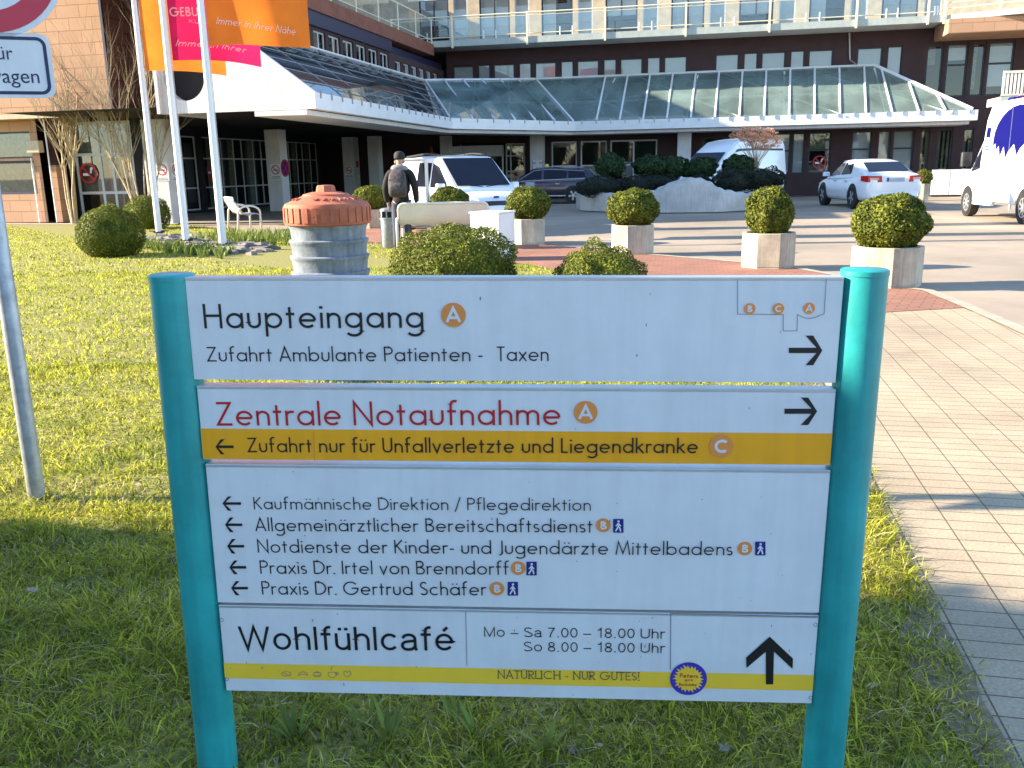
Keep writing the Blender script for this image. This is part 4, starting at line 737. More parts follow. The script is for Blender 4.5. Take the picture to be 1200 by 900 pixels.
# the gable wall with its round opening
VGb = -21.9; ap = (-19.5, 6.72); gl = -19.58; hz = (-18.85, 4.05); hr = .62
n = 48; outer = []
def hit(t):                                        # ray from the hole's centre to the gable outline
    d = Vector((math.cos(t), math.sin(t))); best = 1e9; o = Vector(hz); poly_ = [(-15.02, ZF0), (-15.02, ZF1 - .1), ap, (gl, 6.66), (gl, ZF0)]
    for i in range(5):
        a = Vector(poly_[i]); b = Vector(poly_[(i + 1) % 5]); e = b - a; den = d.x * e.y - d.y * e.x
        if abs(den) < 1e-9: continue
        w = a - o; k = (w.x * e.y - w.y * e.x) / den; s = (w.x * d.y - w.y * d.x) / den
        if k > 0 and -1e-6 <= s <= 1 + 1e-6: best = min(best, k)
    return o + d * best
angs = sorted([2 * math.pi * i / n for i in range(n)] + [math.atan2(q[1] - hz[1], q[0] - hz[0]) % (2 * math.pi) for q in ((-15.02, ZF0), (-15.02, ZF1 - .1), ap, (gl, 6.66), (gl, ZF0))])
m = MB(); vs = []
for t in angs: p = hit(t); c = (hz[0] + hr * math.cos(t), hz[1] + hr * math.sin(t)); vs += [(p.x, VGb + .12, p.y), (c[0], VGb + .12, c[1]), (c[0], VGb + .4, c[1])]
k = len(angs); m.add(vs, [f for i in range(k) for f in ((3 * i, 3 * ((i + 1) % k), 3 * ((i + 1) % k) + 1, 3 * i + 1), (3 * i + 1, 3 * ((i + 1) % k) + 1, 3 * ((i + 1) % k) + 2, 3 * i + 2))]); m.build('gable_wall', M['offwhite'], can)
m = MB(); m.poly([(hz[0] + (hr + .05) * math.cos(t), VGb + .41, hz[1] + (hr + .05) * math.sin(t)) for t in np.linspace(0, 2 * math.pi, 33)[:-1]]); m.build('round_opening', M['dark'], can)
for sgn_, e1 in ((1, (-14.98, ZF1)),):
    d = (Vector(e1) - Vector(ap)).normalized(); nn = Vector((-d.y, d.x)) * (1 if d.x < 0 else 1)
    nn = nn if nn.y > 0 else -nn
    q = [Vector(ap) + Vector((0, .12)), Vector(e1) + Vector((0, .0)), Vector(e1) - Vector((0, .42 if sgn_ > 0 else .2)), Vector(ap) - Vector((0, .42))]
    m = MB(); m.prism([(a.x, a.y) for a in q], 'y', VGb - .02, VGb + .118); m.build('barge_board', M['white'], can)
m = MB(); m.box(gl - .1, gl, VGb - .02, -19.4, ZF0, 6.9); m.build('gable_side', M['offwhite'], can)
# columns
def column(u, v, w, z=3.12):
    m = MB(); m.rbox(u - w / 2, u + w / 2, v - w / 2, v + w / 2, 0, z, .015); return m.build('column', M['offwhite'], can)
cols = {}
for nm, px, py, w in (('a', 192, 262, .78), ('b', 325, 247.5, .62), ('c', 411.5, 237, .62)):
    p = on_z(px, py); d = p - B0; cols[nm] = (d.dot(BU), d.dot(BV) + .3, w); column(d.dot(BU), d.dot(BV) + .3, w)
for px, v in ((630, -.9), (801.5, -.9)): cols[px] = (pv(px, 190, v)[0], v, .62); column(pv(px, 190, v)[0], v, .62)
column(-20.9, -2.5, .55); column(-17.9, -.5, .5)

# ================================================================== VEGETATION
def foliage(blobs, n, leaf, seed=0, rough=.12, core=.86, flat=.5, bumps=0):
    """leaf sized faces spread through a shell around the blobs (centre, radii), with a leafy inner mass"""
    g = np.random.default_rng(seed); V = []; F = []; area = np.array([b[1][0] * b[1][2] + b[1][1] * b[1][2] + b[1][0] * b[1][1] for b in blobs]); area = area / area.sum(); k = 0
    for (c, r), ar in zip(blobs, area):
        m = int(n * ar); d = g.normal(size=(m, 3)); d /= np.linalg.norm(d, axis=1)[:, None]; r = np.array(r); ph = g.uniform(0, 6, 6)
        lump = 1 + rough * (np.sin(d[:, 0] * 5 + ph[0]) * np.sin(d[:, 1] * 5 + ph[1]) + .6 * np.sin(d[:, 2] * 8 + ph[2]) * np.sin(d[:, 0] * 9 + ph[3])) * .5
        if bumps:
            bd = g.normal(size=(bumps, 3)); bd /= np.linalg.norm(bd, axis=1)[:, None]; ba = g.uniform(-.07, .075, bumps)
            lump = lump + (np.exp(-((1 - d @ bd.T) / .022)) * ba).sum(1)
        rad = lump * (1 - np.abs(g.normal(0, .07, m))) + g.normal(0, .015, m)
        p = np.array(c) + d * r * rad[:, None]; nn = d / r; nn /= np.linalg.norm(nn, axis=1)[:, None]
        nn = nn + g.normal(0, flat, (m, 3)); nn /= np.linalg.norm(nn, axis=1)[:, None]
        t = np.cross(nn, g.normal(size=(m, 3))); t /= np.linalg.norm(t, axis=1)[:, None]; b = np.cross(nn, t); s = leaf * g.uniform(.6, 1.25, m)[:, None]
        q = np.stack([p - t * s, p - b * s * .6 , p + t * s + nn * s * .3, p + b * s * .6], 1).reshape(-1, 3); V.append(q); F.append(np.arange(m * 4).reshape(m, 4) + k); k += m * 4
        # inner mass
        seg = 14; ring = 9; cv = []
        for i in range(ring + 1):
            for j in range(seg):
                a = math.pi * i / ring; t_ = 2 * math.pi * j / seg; cv.append(np.array(c) + core * r * np.array([math.sin(a) * math.cos(t_), math.sin(a) * math.sin(t_), math.cos(a)]))
        V.append(np.array(cv)); fi = []
        for i in range(ring):
            for j in range(seg): fi.append((k + i * seg + j, k + (i + 1) * seg + j, k + (i + 1) * seg + (j + 1) % seg, k + i * seg + (j + 1) % seg))
        F.append(np.array(fi)); k += len(cv)
    V = np.concatenate(V); F = np.concatenate(F); me = bpy.data.meshes.new('foliage'); me.vertices.add(len(V)); me.vertices.foreach_set('co', V.ravel()); me.loops.add(len(F) * 4); me.loops.foreach_set('vertex_index', F.ravel())
    me.polygons.add(len(F)); me.polygons.foreach_set('loop_start', np.arange(len(F)) * 4); me.polygons.foreach_set('loop_total', np.full(len(F), 4)); me.update(); me.validate(); return me
def bush(name, label, loc, rx, rz, n, leaf, m, cat='bush', group=None, seed=1, cut=0.0, ry=None, rough=.1):
    me = foliage([((0, 0, rz - cut), (rx, ry or rx, rz))], n, leaf, seed, rough, .80, .7, 110); o = link(name, me, M[m], loc=loc); return tag(o, label, cat, group)
# eight sided planters along the red strip, each with a clipped box ball
def planter(name, label, loc, w, h, rz, group='eight sided concrete planters'):
    t = thing(name, label, 'planter', loc, rz, group); rr_ = w / 2 / math.cos(math.pi / 8)
    m = MB(); P8 = lambda r, z: [(r * math.cos(math.pi / 8 + k * math.pi / 4), r * math.sin(math.pi / 8 + k * math.pi / 4), z) for k in range(8)]
    rings = [P8(rr_ * .985, 0), P8(rr_ * .985, .03), P8(rr_, .035), P8(rr_, h - .008), P8(rr_ - .008, h), P8(rr_ * .84, h), P8(rr_ * .84, h - .06)]
    vs = [p for r_ in rings for p in r_]; fs = [(i * 8 + k, i * 8 + (k + 1) % 8, i * 8 + 8 + (k + 1) % 8, i * 8 + 8 + k) for i in range(len(rings) - 1) for k in range(8)]
    m.add(vs, fs); m.build('pot', M['planter'], t); s = MB(); s.poly(P8(rr_ * .845, h - .05)); s.build('soil', M['soil'], t); return t
def ball_at(i, px, py, w_px, bt, bb, pot_px, pot_top, rz, plab, blab, seed, nleaf):
    """planter base at the pixel (px, py); ball spans bt..bb in the photo"""
    p = on_z(px, py); w = pot_px / F_PX * p.y; p = p + Vector((p.x, p.y, 0)).normalized() * (w / 2); Y = p.y
    h = at_depth(px, pot_top, Y).z; planter('octagonal_planter', plab, p, w, h, rz)
    zt, zb = at_depth(px, bt, Y).z, min(at_depth(px, bb, Y).z, h + .02); rx = w_px / F_PX * Y / 2 * 1.0
    bush('box_ball', blab, (p.x, p.y, zb - .03), rx * .95, (zt - zb + .03) / 2, int(nleaf * 1.8), .015 + Y * .0005, 'box', 'box bush', 'clipped box balls in planters', seed, rough=.1)
ball_at(0, 1037, 338.5, 92, 228, 292, 76, 288, R(9), 'largest concrete planter beside the right post of the sign', 'widest box ball, above the turquoise right post', 11, 9000)
ball_at(1, 899, 316, 58, 219, 277, 61, 272, R(30), 'concrete planter holding the tall narrow box ball', 'tall narrow box ball two tiers high', 12, 7000)
ball_at(2, 741, 299, 63, 222, 264, 47, 263, R(2), 'concrete planter in front of the white planted bed', 'round box ball in front of the white planted bed', 13, 6500)
ball_at(3, 620, 287, 53, 219, 257, 37, 256, R(-5), 'concrete planter in front of the dark blue estate car', 'box ball in front of the dark blue estate car', 14, 5000)
ball_at(4, 529, 286, 48, 219, 251, 34, 250, R(12), 'concrete planter right in front of the white van', 'box ball right in front of the white van', 15, 4500)
ball_at(5, 436, 268, 41, 217, 246, 32, 245, R(22), 'concrete planter left of the grey litter bin', 'box ball left of the walking person', 16, 4000)
# bushes growing in the lawn
def lawn_bush(lab, px, base, wpx, top, n, leaf, seed, cut=.1, rough=.16):
    p = on_z(px, base); rx = wpx / F_PX * p.y / 2; zt = at_depth(px, top, p.y).z; rz = (zt + cut) / 2
    bush('box_bush', lab, (p.x, p.y, 0), rx, rz, n, leaf, 'box', 'bush', 'box bushes growing in the lawn', seed, cut, rough=rough)
lawn_bush('broad box bush behind the sign, in front of the bench', 534, 352, 150, 264, 26000, .016, 21, .15, .2)
lawn_bush('low box mound behind the sign, left of the planters', 702, 352, 108, 285, 18000, .0145, 22, .25, .2)
lawn_bush('dark round box bush on the lawn left of the flagpoles', 132, 300, 72, 241, 18000, .018, 23, .12, .1)
lawn_bush('pale box bush behind the bare shrub by the white column', 175, 268, 50, 229, 10000, .022, 24, .1, .1)
# bare shrubs
def bare_shrub(label, px, base, depth, hgt, spread, stems, seed, rad=.04):
    g = random.Random(seed); p = on_z(px, base); m = MB()
    def grow(o, d, L, r, lev):
        pts = [o]; n = 4; dd = d.copy()
        for i in range(n):
            dd = (dd + Vector((g.uniform(-1, 1), g.uniform(-1, 1), g.uniform(-.2, .5))) * .14).normalized(); pts.append(pts[-1] + dd * L / n)
        m.tube(pts, [r * (1 - .6 * i / n) for i in range(n + 1)], 5 if lev < 2 else 4, False)
        if lev < 3:
            for i in range(g.randint(3, 5) if lev else 5):
                k = g.randint(1 if lev else 2, n); a = g.uniform(0, 6.28); s = Vector((math.cos(a), math.sin(a), 0)) * g.uniform(.2, .55)
                grow(pts[k], (dd + s).normalized(), L * g.uniform(.4, .62), r * .5 * (1 - .08 * k), lev + 1)
    for i in range(stems):
        a = g.uniform(0, 6.28); s = Vector((math.cos(a), math.sin(a), 0)) * g.uniform(.05, spread); grow(Vector((math.cos(a) * .08, math.sin(a) * .08, 0)), (Vector((0, 0, 1)) + s).normalized(), hgt * g.uniform(.5, .72), rad * g.uniform(.6, 1), 0)
    o = m.build('bare_shrub', M['bark'], loc=p); return tag(o, label, 'shrub', 'bare winter shrubs by the wing')
bare_shrub('bare upright shrub with the thick trunk before the orange wall', 87, 262.5, 0, 6.0, .16, 7, 3, .05)
bare_shrub('bare spreading shrub beside the white column and the flagpoles', 168, 264, 0, 6.4, .30, 10, 9, .04)
# flag stones around the pole feet and bulb leaves
m = MB(); g_ = random.Random(5)
for i in range(210):
    t = g_.uniform(0, 1); c = Vector((-8.6, 21.3, 0)).lerp(Vector((-4.9, 17.2, 0)), t) + Vector((g_.gauss(0, .35), g_.gauss(0, .35), 0)); r_ = g_.uniform(.07, .22); a0_ = g_.uniform(0, 6); z = g_.uniform(.01, .05); k = g_.randint(5, 7)
    pts = [(c.x + r_ * g_.uniform(.6, 1.1) * math.cos(a0_ + q * 6.283 / k), c.y + r_ * g_.uniform(.5, 1) * math.sin(a0_ + q * 6.283 / k)) for q in range(k)]
    tl = (g_.uniform(-.25, .25), g_.uniform(-.25, .25)); top = [(x, y, z + .035 + (x - c.x) * tl[0] + (y - c.y) * tl[1]) for x, y in pts]; bot = [(x, y, -.01) for x, y in pts]
    m.add(top + bot, [tuple(range(k))] + [(q, q + k, (q + 1) % k + k, (q + 1) % k) for q in range(k)])
tag(m.build('stone_bed', M['slate']), 'flat grey brown stones laid around the flagpole feet', 'stones', kind='stuff')
m = MB()
for i in range(330):
    if i < 120: t = g_.uniform(0, 1); c = Vector((-8.9, 20.0, 0)).lerp(Vector((-5.2, 16.4, 0)), t) + Vector((g_.gauss(0, .2), g_.gauss(0, .2), 0))
    else: c = Vector((g_.uniform(-7.2, -3.6), 0, 0)); c.y = 21.3 + (c.x + 5.5) * -.6 + g_.uniform(-2.2, .2)
    for q in range(g_.randint(4, 8)):
        a = g_.uniform(0, 6.28); h = g_.uniform(.12, .26); w = .012; d = Vector((math.cos(a), math.sin(a), 0)); n = Vector((-d.y, d.x, 0)); o = c + d * .03
        m.add([o - n * w, o + n * w, o + d * .05 + n * w + Vector((0, 0, h * .7)), o + d * .05 - n * w + Vector((0, 0, h * .7)), o + d * .13 + Vector((0, 0, h))], [(0, 1, 2, 3), (3, 2, 4)])
for px, py in ((345, 868), (430, 850), (535, 850), (560, 868), (350, 872), (640, 880), (455, 868)):
    c = on_z(px, py)
    for q in range(9):
        a = g_.uniform(0, 6.28); h = g_.uniform(.05, .11); w = g_.uniform(.003, .009); d = Vector((math.cos(a), math.sin(a), 0)); n = Vector((-d.y, d.x, 0)); o = c + d * .01
        m.add([o - n * w * .5, o + n * w * .5, o + d * .03 + n * w + Vector((0, 0, h * .6)), o + d * .03 - n * w + Vector((0, 0, h * .6)), o + d * .07 + Vector((0, 0, h))], [(0, 1, 2, 3), (3, 2, 4)])
tag(m.build('bulb_leaves', M['lily']), 'tufts of bulb leaves and broad weeds in the grass', 'plants', kind='stuff')
# white planted bed with hedges on it
bp = [on_z(680, 246.5), on_z(740, 249), on_z(800, 249), on_z(850, 248), on_z(893, 245)]
bp = [Vector((p.x, p.y, 0)) for p in bp]
bed = thing('planted_bed', 'white rough plastered raised bed with a hump under dark hedges', 'planter', bp[2])
m = MB(); tops = []; N_ = 60
def bez(t):
    k = min(int(t * 4), 3); f = t * 4 - k; P_ = [bp[max(k - 1, 0)], bp[k], bp[k + 1], bp[min(k + 2, 4)]]
    return .5 * ((2 * P_[1]) + (P_[2] - P_[0]) * f + (2 * P_[0] - 5 * P_[1] + 4 * P_[2] - P_[3]) * f * f + (3 * P_[1] - P_[0] - 3 * P_[2] + P_[3]) * f ** 3)
hx = [680, 690, 700, 715, 740, 765, 775, 790, 800, 815, 835, 860, 880, 893]; hy = [226, 228, 222, 227, 228, 222, 215, 210, 208, 211, 222, 226, 226, 228]
vs = []
for i in range(N_ + 1):
    p = bez(i / N_); x = 680 + 213 * i / N_; z = at_depth(x, float(np.interp(x, hx, hy)) + 1.2 * math.sin(i * 1.7), p.y).z; tops.append((p, z)); q = p - bp[2]
    vs += [(q.x, q.y, 0), (q.x * .998, q.y + .02, z * .8), (q.x, q.y + .10, z), (q.x, q.y + .4, z), (q.x, q.y + 2.0, z * .9)]
m.add(vs, [(i * 5 + k, i * 5 + 5 + k, i * 5 + 6 + k, i * 5 + 1 + k) for i in range(N_) for k in range(4)])
e0_, e1_ = tops[0], tops[-1]
m.quad((e0_[0].x - bp[2].x, e0_[0].y - bp[2].y, 0), (e0_[0].x - bp[2].x, e0_[0].y - bp[2].y + .02, e0_[1]), (e0_[0].x - bp[2].x, e0_[0].y - bp[2].y + 2, e0_[1] * .9), (e0_[0].x - bp[2].x, e0_[0].y - bp[2].y + 2, 0))
m.quad((e1_[0].x - bp[2].x, e1_[0].y - bp[2].y, 0), (e1_[0].x - bp[2].x, e1_[0].y - bp[2].y + 2, 0), (e1_[0].x - bp[2].x, e1_[0].y - bp[2].y + 2, e1_[1] * .9), (e1_[0].x - bp[2].x, e1_[0].y - bp[2].y + .02, e1_[1]))
m.build('bed_wall', M['render_pl'], bed, True)
def shrub_px(name, label, boxes, depth, n, leaf, mt, seed, group=None, cat='hedge', rough=.35, ry=.7):
    c0 = at_depth((boxes[0][0] + boxes[0][2]) / 2, boxes[0][3], depth); bl = []
    for x0, y0, x1, y1 in boxes:
        a = at_depth((x0 + x1) / 2, (y0 + y1) / 2, depth); rx = (x1 - x0) / F_PX * depth / 2; rz = (y1 - y0) / F_PX * depth / 2; bl.append((tuple(a - c0), (rx, max(.35, min(rx, ry)), rz)))
    return tag(link(name, foliage(bl, n, leaf, seed, rough, .8), M[mt], loc=c0), label, cat, group)
shrub_px('hedge', 'dark creeping hedge hanging over the left end of the white bed', [(676, 207, 735, 232), (725, 206, 785, 230), (748, 205, 796, 222)], 31.6, 14000, .03, 'hedge', 31, 'dark hedges on the white bed')
shrub_px('hedge', 'small dark hedge tuft hanging at the hump of the white bed', [(808, 205, 834, 222)], 31.0, 4400, .03, 'hedge', 32, 'dark hedges on the white bed')
shrub_px('hedge', 'long dark hedge on the right end of the white bed', [(834, 200, 885, 228), (870, 197, 920, 224), (840, 198, 870, 214)], 30.8, 14000, .03, 'hedge', 33, 'dark hedges on the white bed')
shrub_px('rhododendron', 'tall leafy shrub left on the white bed, before the shop window', [(698, 183, 732, 208), (705, 180, 725, 196)], 32.4, 5200, .05, 'rhodo', 34, 'glossy green shrubs on the white bed', 'shrub')
shrub_px('rhododendron', 'leafy shrub in the middle of the white bed before the column', [(744, 183, 783, 207), (770, 184, 806, 208)], 32.4, 7200, .05, 'rhodo', 35, 'glossy green shrubs on the white bed', 'shrub')
shrub_px('rhododendron', 'leafy shrub hiding the bonnet of the high roofed van', [(808, 185, 840, 207), (800, 192, 820, 208)], 32.2, 4400, .05, 'rhodo', 36, 'glossy green shrubs on the white bed', 'shrub')
shrub_px('rhododendron', 'leafy shrub under the reddish bush on the white bed', [(849, 183, 884, 205)], 32.2, 4400, .05, 'rhodo', 37, 'glossy green shrubs on the white bed', 'shrub')
# the reddish bush: twigs and a loose haze of buds
c = at_depth(885, 205, 32.0); m = MB(); g_ = random.Random(8)
for i in range(46):
    a = g_.uniform(0, 6.28); s_ = g_.uniform(.1, .55); m.tube([(0, 0, 0), (math.cos(a) * s_ * .4, math.sin(a) * s_ * .3, .5), (math.cos(a) * s_ * 1.5, math.sin(a) * s_ * .9, g_.uniform(.9, 1.5))], [.014, .01, .004], 4, False)
rb = thing('reddish_bush', 'twiggy bush with a reddish haze of buds on the white bed', 'bush', c); m.build('twigs', M['bark'], rb)
link('bud_haze', foliage([((-.15, 0, 1.36), (.66, .5, .24)), ((.3, .1, 1.12), (.55, .45, .26))], 7000, .022, 41, .5, .25, 1.0), M['bud'], rb)
# unseen hedge added at the left to shade the sign and near lawn
bl = []; g_ = random.Random(12)
for i in range(17):
    y = -5.0 + i * .52; h = 4.42 + g_.uniform(-.10, .10) - (1.2 if y > 3.1 else 0); bl.append(((-7.3 + g_.uniform(-.1, .1), y, h / 2), (.8, .62, h / 2)))
tag(link('shade_hedge', foliage(bl, 12000, .09, 51, .25, .92), M['yew']), 'unseen tall hedge added left of the lawn for shade', 'hedge')

# trees behind the viewer, seen in the window panes
bl = []; g_ = random.Random(77)
for i in range(34):
    h = g_.uniform(4, 9); bl.append(((-75 + i * 4.6 + g_.uniform(-1.5, 1.5), g_.uniform(-6, 6), h * .55), (g_.uniform(2.5, 4.2), 3, h * .55)))
tag(link('tree_belt', foliage(bl, 16000, .35, 78, .5, .8), M['yew'], loc=(0, -48, 0)), 'far belt of trees behind the viewer, mirrored in the shop windows', 'trees', kind='stuff')

# ================================================================== FLAGPOLES AND FLAGS
def cloth_mat(name, col, col2):
    m = leaf_mat(name, col, col2, 0, 2.0, .5); m.node_tree.nodes['Principled BSDF'].inputs['Roughness'].default_value = .8; return m
M['cloth_o'] = cloth_mat('orange_cloth_sheer', (.82, .24, .03), (.76, .19, .03)); M['cloth_p'] = cloth_mat('pink_cloth_sheer', (.66, .02, .11), (.58, .015, .09)); M['cloth_t'] = cloth_mat('white_print', (.85, .75, .7), (.85, .75, .7))
fl_info = [(187, 277.5, 'left flagpole nearest the wing, white', 'left flag, plain orange, mostly hidden by the pink one'), (219, 288, 'middle white flagpole carrying the pink flag', 'pink flag with GEBUR lettering'), (262, 293.5, 'right white flagpole nearest the sign', 'right orange flag with white script lettering')]
fl_px = [(166, 83, 1.9, 'cloth_o', -6, 24), (197, 71, 1.75, 'cloth_p', -2, 20), (247, 54, 1.93, 'cloth_o', 3, 4)]
for i, ((px, py, lab, flab), (fx, fy, fw_, fm, wv, yw)) in enumerate(zip(fl_info, fl_px)):
    p = on_z(px, py); t = thing('flagpole', lab, 'flagpole', p, 0, 'three white flagpoles')
    m = MB(); m.lathe([(.075, .12), (.07, 2.5), (.055, 6), (.045, 9.2), (.03, 9.25)], 18); m.build('pole', M['white'], t, 40)
    m = MB(); m.rbox(-.13, .13, -.05, .05, .1, .15, .01); m.rbox(-.05, .05, -.11, .11, -.02, .13, .01); m.rbox(-.24, .24, -.02, .02, .13, .155, .008); m.build('foot_bracket', M['plastic'], t)
    m = MB(); m.tube([(.075, 0, 8.9), (fw_ + .1, .02, 8.9)], .018, 8); m.build('arm', M['white'], t)
    m = MB(); m.tube([(.085, 0, 1.1), (.078, 0, 8.8)], .006, 5); m.build('rope', M['galv'], t)
    zb = at_depth(fx, fy, p.y).z; zt = 8.86; H_ = zt - zb; cy, sy = math.cos(R(yw)), math.sin(R(yw)); ph = (0.4, 2.1, 4.4)[i]
    def surf(a, b, lift=0.0, cy=cy, sy=sy, zb=zb, H_=H_, fw_=fw_, ph=ph, wv=wv):
        s_ = a / fw_; h = b / H_; am = .02 + .13 * s_ * (1 - .55 * h)
        y = am * math.sin(5.2 * s_ + ph + 1.3 * h * 3) + .05 * s_ * math.sin(9 * s_ + 4 * h + ph * 2) ; z = zb + b - (.20 * s_ * s_ * (1 if wv < 0 else .8) - (.12 * s_ if wv < 0 else .1 * s_)) * (1 - h) * (1.0)
        return (.095 + a * cy * .97 - y * sy * .2, a * sy + y - lift, z)
    fl = thing('flag', flab, 'flag', p, 0, 'flags on the flagpoles')
    nx, nz = 44, 60; m = MB(); m.add([surf(fw_ * x / nx, H_ * z / nz) for z in range(nz + 1) for x in range(nx + 1)], [(z * (nx + 1) + x, z * (nx + 1) + x + 1, (z + 1) * (nx + 1) + x + 1, (z + 1) * (nx + 1) + x) for z in range(nz) for x in range(nx)])
    m.build('cloth', M[fm], fl, True)
    def fx_to(px_, py_, p=p, zb=zb):
        q = at_depth(px_, py_, p.y); return ((q.x - p.x - .095) / cy, q.z - zb)
    def ftext(txt, x0, y0, x1, y1, cap, w=.1, slant=0.0, serif=False):
        a, b = fx_to(x0, y0), fx_to(x1, y1); hh = cap / F_PX * p.y; k = MB(); st, W = strokes(txt, w, .13, serif); L = b[0] - a[0]
        for q, (pts, cl) in enumerate(st):
            fine = []
            for j in range(len(pts)): fine.append(pts[j])
            k.ribbon([(a[0] + (u_ + slant * v_) / W * L, a[1] + (b[1] - a[1]) * u_ / W + v_ * hh) for u_, v_ in fine], w * hh, lambda x, y, q=q: surf(x, y, .012 + q * .0002), cl)
        k.build('lettering', M['cloth_t'], fl)
    if i == 1:
        ftext('GEBUR', 199, 19.5, 237, 18.5, 9.5, .15); ftext('KLINI', 220, 27, 243, 27, 4, .13); ftext('Immer in Ihrer', 205, 54, 281, 56, 6.5, .14, .35)
    if i == 2: ftext('Immer in Ihrer Nähe', 254, 29, 347, 38, 7.5, .12, .35)

# ================================================================== CONCRETE COLUMN WITH RED CAP, BINS, BENCHES
b_ = on_z(405, 449); Y = b_.y + .27; X = at_depth(383, 240, Y).x
bz = lambda y: at_depth(383, y, Y).z
col_ = thing('concrete_column', 'ribbed grey concrete column with a red cap and knob, right behind the sign', 'column', (X, Y, 0))
r_ = 45.5 / F_PX * Y; zr = bz(261); m = MB(); pf = [(r_ * .99, 0)]
nr = 10
for i in range(nr):
    z0 = zr * i / nr; z1 = zr * (i + 1) / nr; d = z1 - z0; pf += [(r_ * .925, z0 + d * .03), (r_ * .94, z0 + d * .30), (r_ * .95, z0 + d * .60), (r_ * .975, z0 + d * .76), (r_ * 1.0, z0 + d * .86), (r_ * 1.0, z0 + d * .96)]
pf += [(r_ * .95, zr)]; m.lathe(pf, 56); m.build('ribbed_shaft', M['ribbed'], col_, 35)
rl_ = 49 / F_PX * Y; zt_ = bz(238); zn = bz(229); zk = bz(217); m = MB()
m.lathe([(rl_ * .93, zr - .012), (rl_ * .99, zr - .005), (rl_, zr + .01), (rl_, zt_ - .02), (rl_ * .96, zt_), (rl_ * .9, zt_ + .008), (rl_ * .55, zn), (rl_ * .53, zn + .01), (rl_ * .33, zn + .025)], 56); cp = m.build('cap', M['terracotta'], col_, 35)
m = MB()
for k in range(30):
    a = 2 * math.pi * k / 30; m.box(rl_ * .985, rl_ * 1.018, -.018, .018, zr + .012, zt_ - .024, Matrix.Rotation(a, 4, 'Z'))
m.build('cap_ribs', M['terracotta'], cp)
m = MB(); q8 = 8; m.lathe([(rl_ * .24, zn + .02), (rl_ * .215, zk - .012), (rl_ * .19, zk), (rl_ * .05, zk + .002)], q8); m.build('knob', M['terracotta'], cp, 30)
m = MB()
for k in range(26):
    a = 2 * math.pi * k / 26; rr2 = rl_ * .73
    if k % 9 in (0, 8): continue
    z = zt_ + .008 + (zn - zt_ - .008) * .5; Mx = Matrix.Rotation(a, 4, 'Z') @ Matrix.Translation((rr2, 0, z)) @ Matrix.Rotation(R(14), 4, 'Y')
    m.box(-.022, .022, -.006, .006, -.004, .007, Mx)
    if k % 2: m.box(-.004, .004, -.018, .018, -.004, .007, Mx)
m.build('raised_marks', M['terracotta'], cp)
p = on_z(456, 290.5); bn = thing('litter_bin', 'slim grey litter bin with a slotted top, left of the white bench', 'bin', p)
m = MB(); m.lathe([(.14, 0), (.15, .02), (.15, .54), (.165, .55), (.165, .58), (.15, .585)], 24); m.build('bin_body', M['galv'], bn, 40)
m = MB()
for k in range(8): a = k * math.pi / 4; m = MB(); m.box(.135, .15, -.012, .012, .58, .70, Matrix.Rotation(a, 4, 'Z')); m.build('slat', M['galv'], bn)
m = MB(); m.lathe([(.155, .70), (.16, .71), (.155, .74), (.12, .765), (.03, .775)], 24); m.build('bin_lid', M['galv'], bn, 40)
m = MB(); m.lathe([(.12, .56), (.12, .70)], 16); m.build('inner_bin', M['dark'], bn)
p = on_z(578, 306); wb_ = thing('square_waste_box', 'white square waste box with a small opening, right of the bench', 'bin', p + Vector((.0, .25, 0)), R(-28))
hB = at_depth(580, 250, p.y).z; m = MB(); m.rbox(-.27, .27, -.27, .27, .02, hB, .012); m.build('box_body', M['white'], wb_)
m = MB(); m.box(-.272, -.268, .0, .16, hB - .26, hB - .14); m.build('opening', M['dark'], wb_); m = MB(); m.rbox(-.285, .285, -.285, .285, hB, hB + .025, .008); m.build('lid', M['white'], wb_)
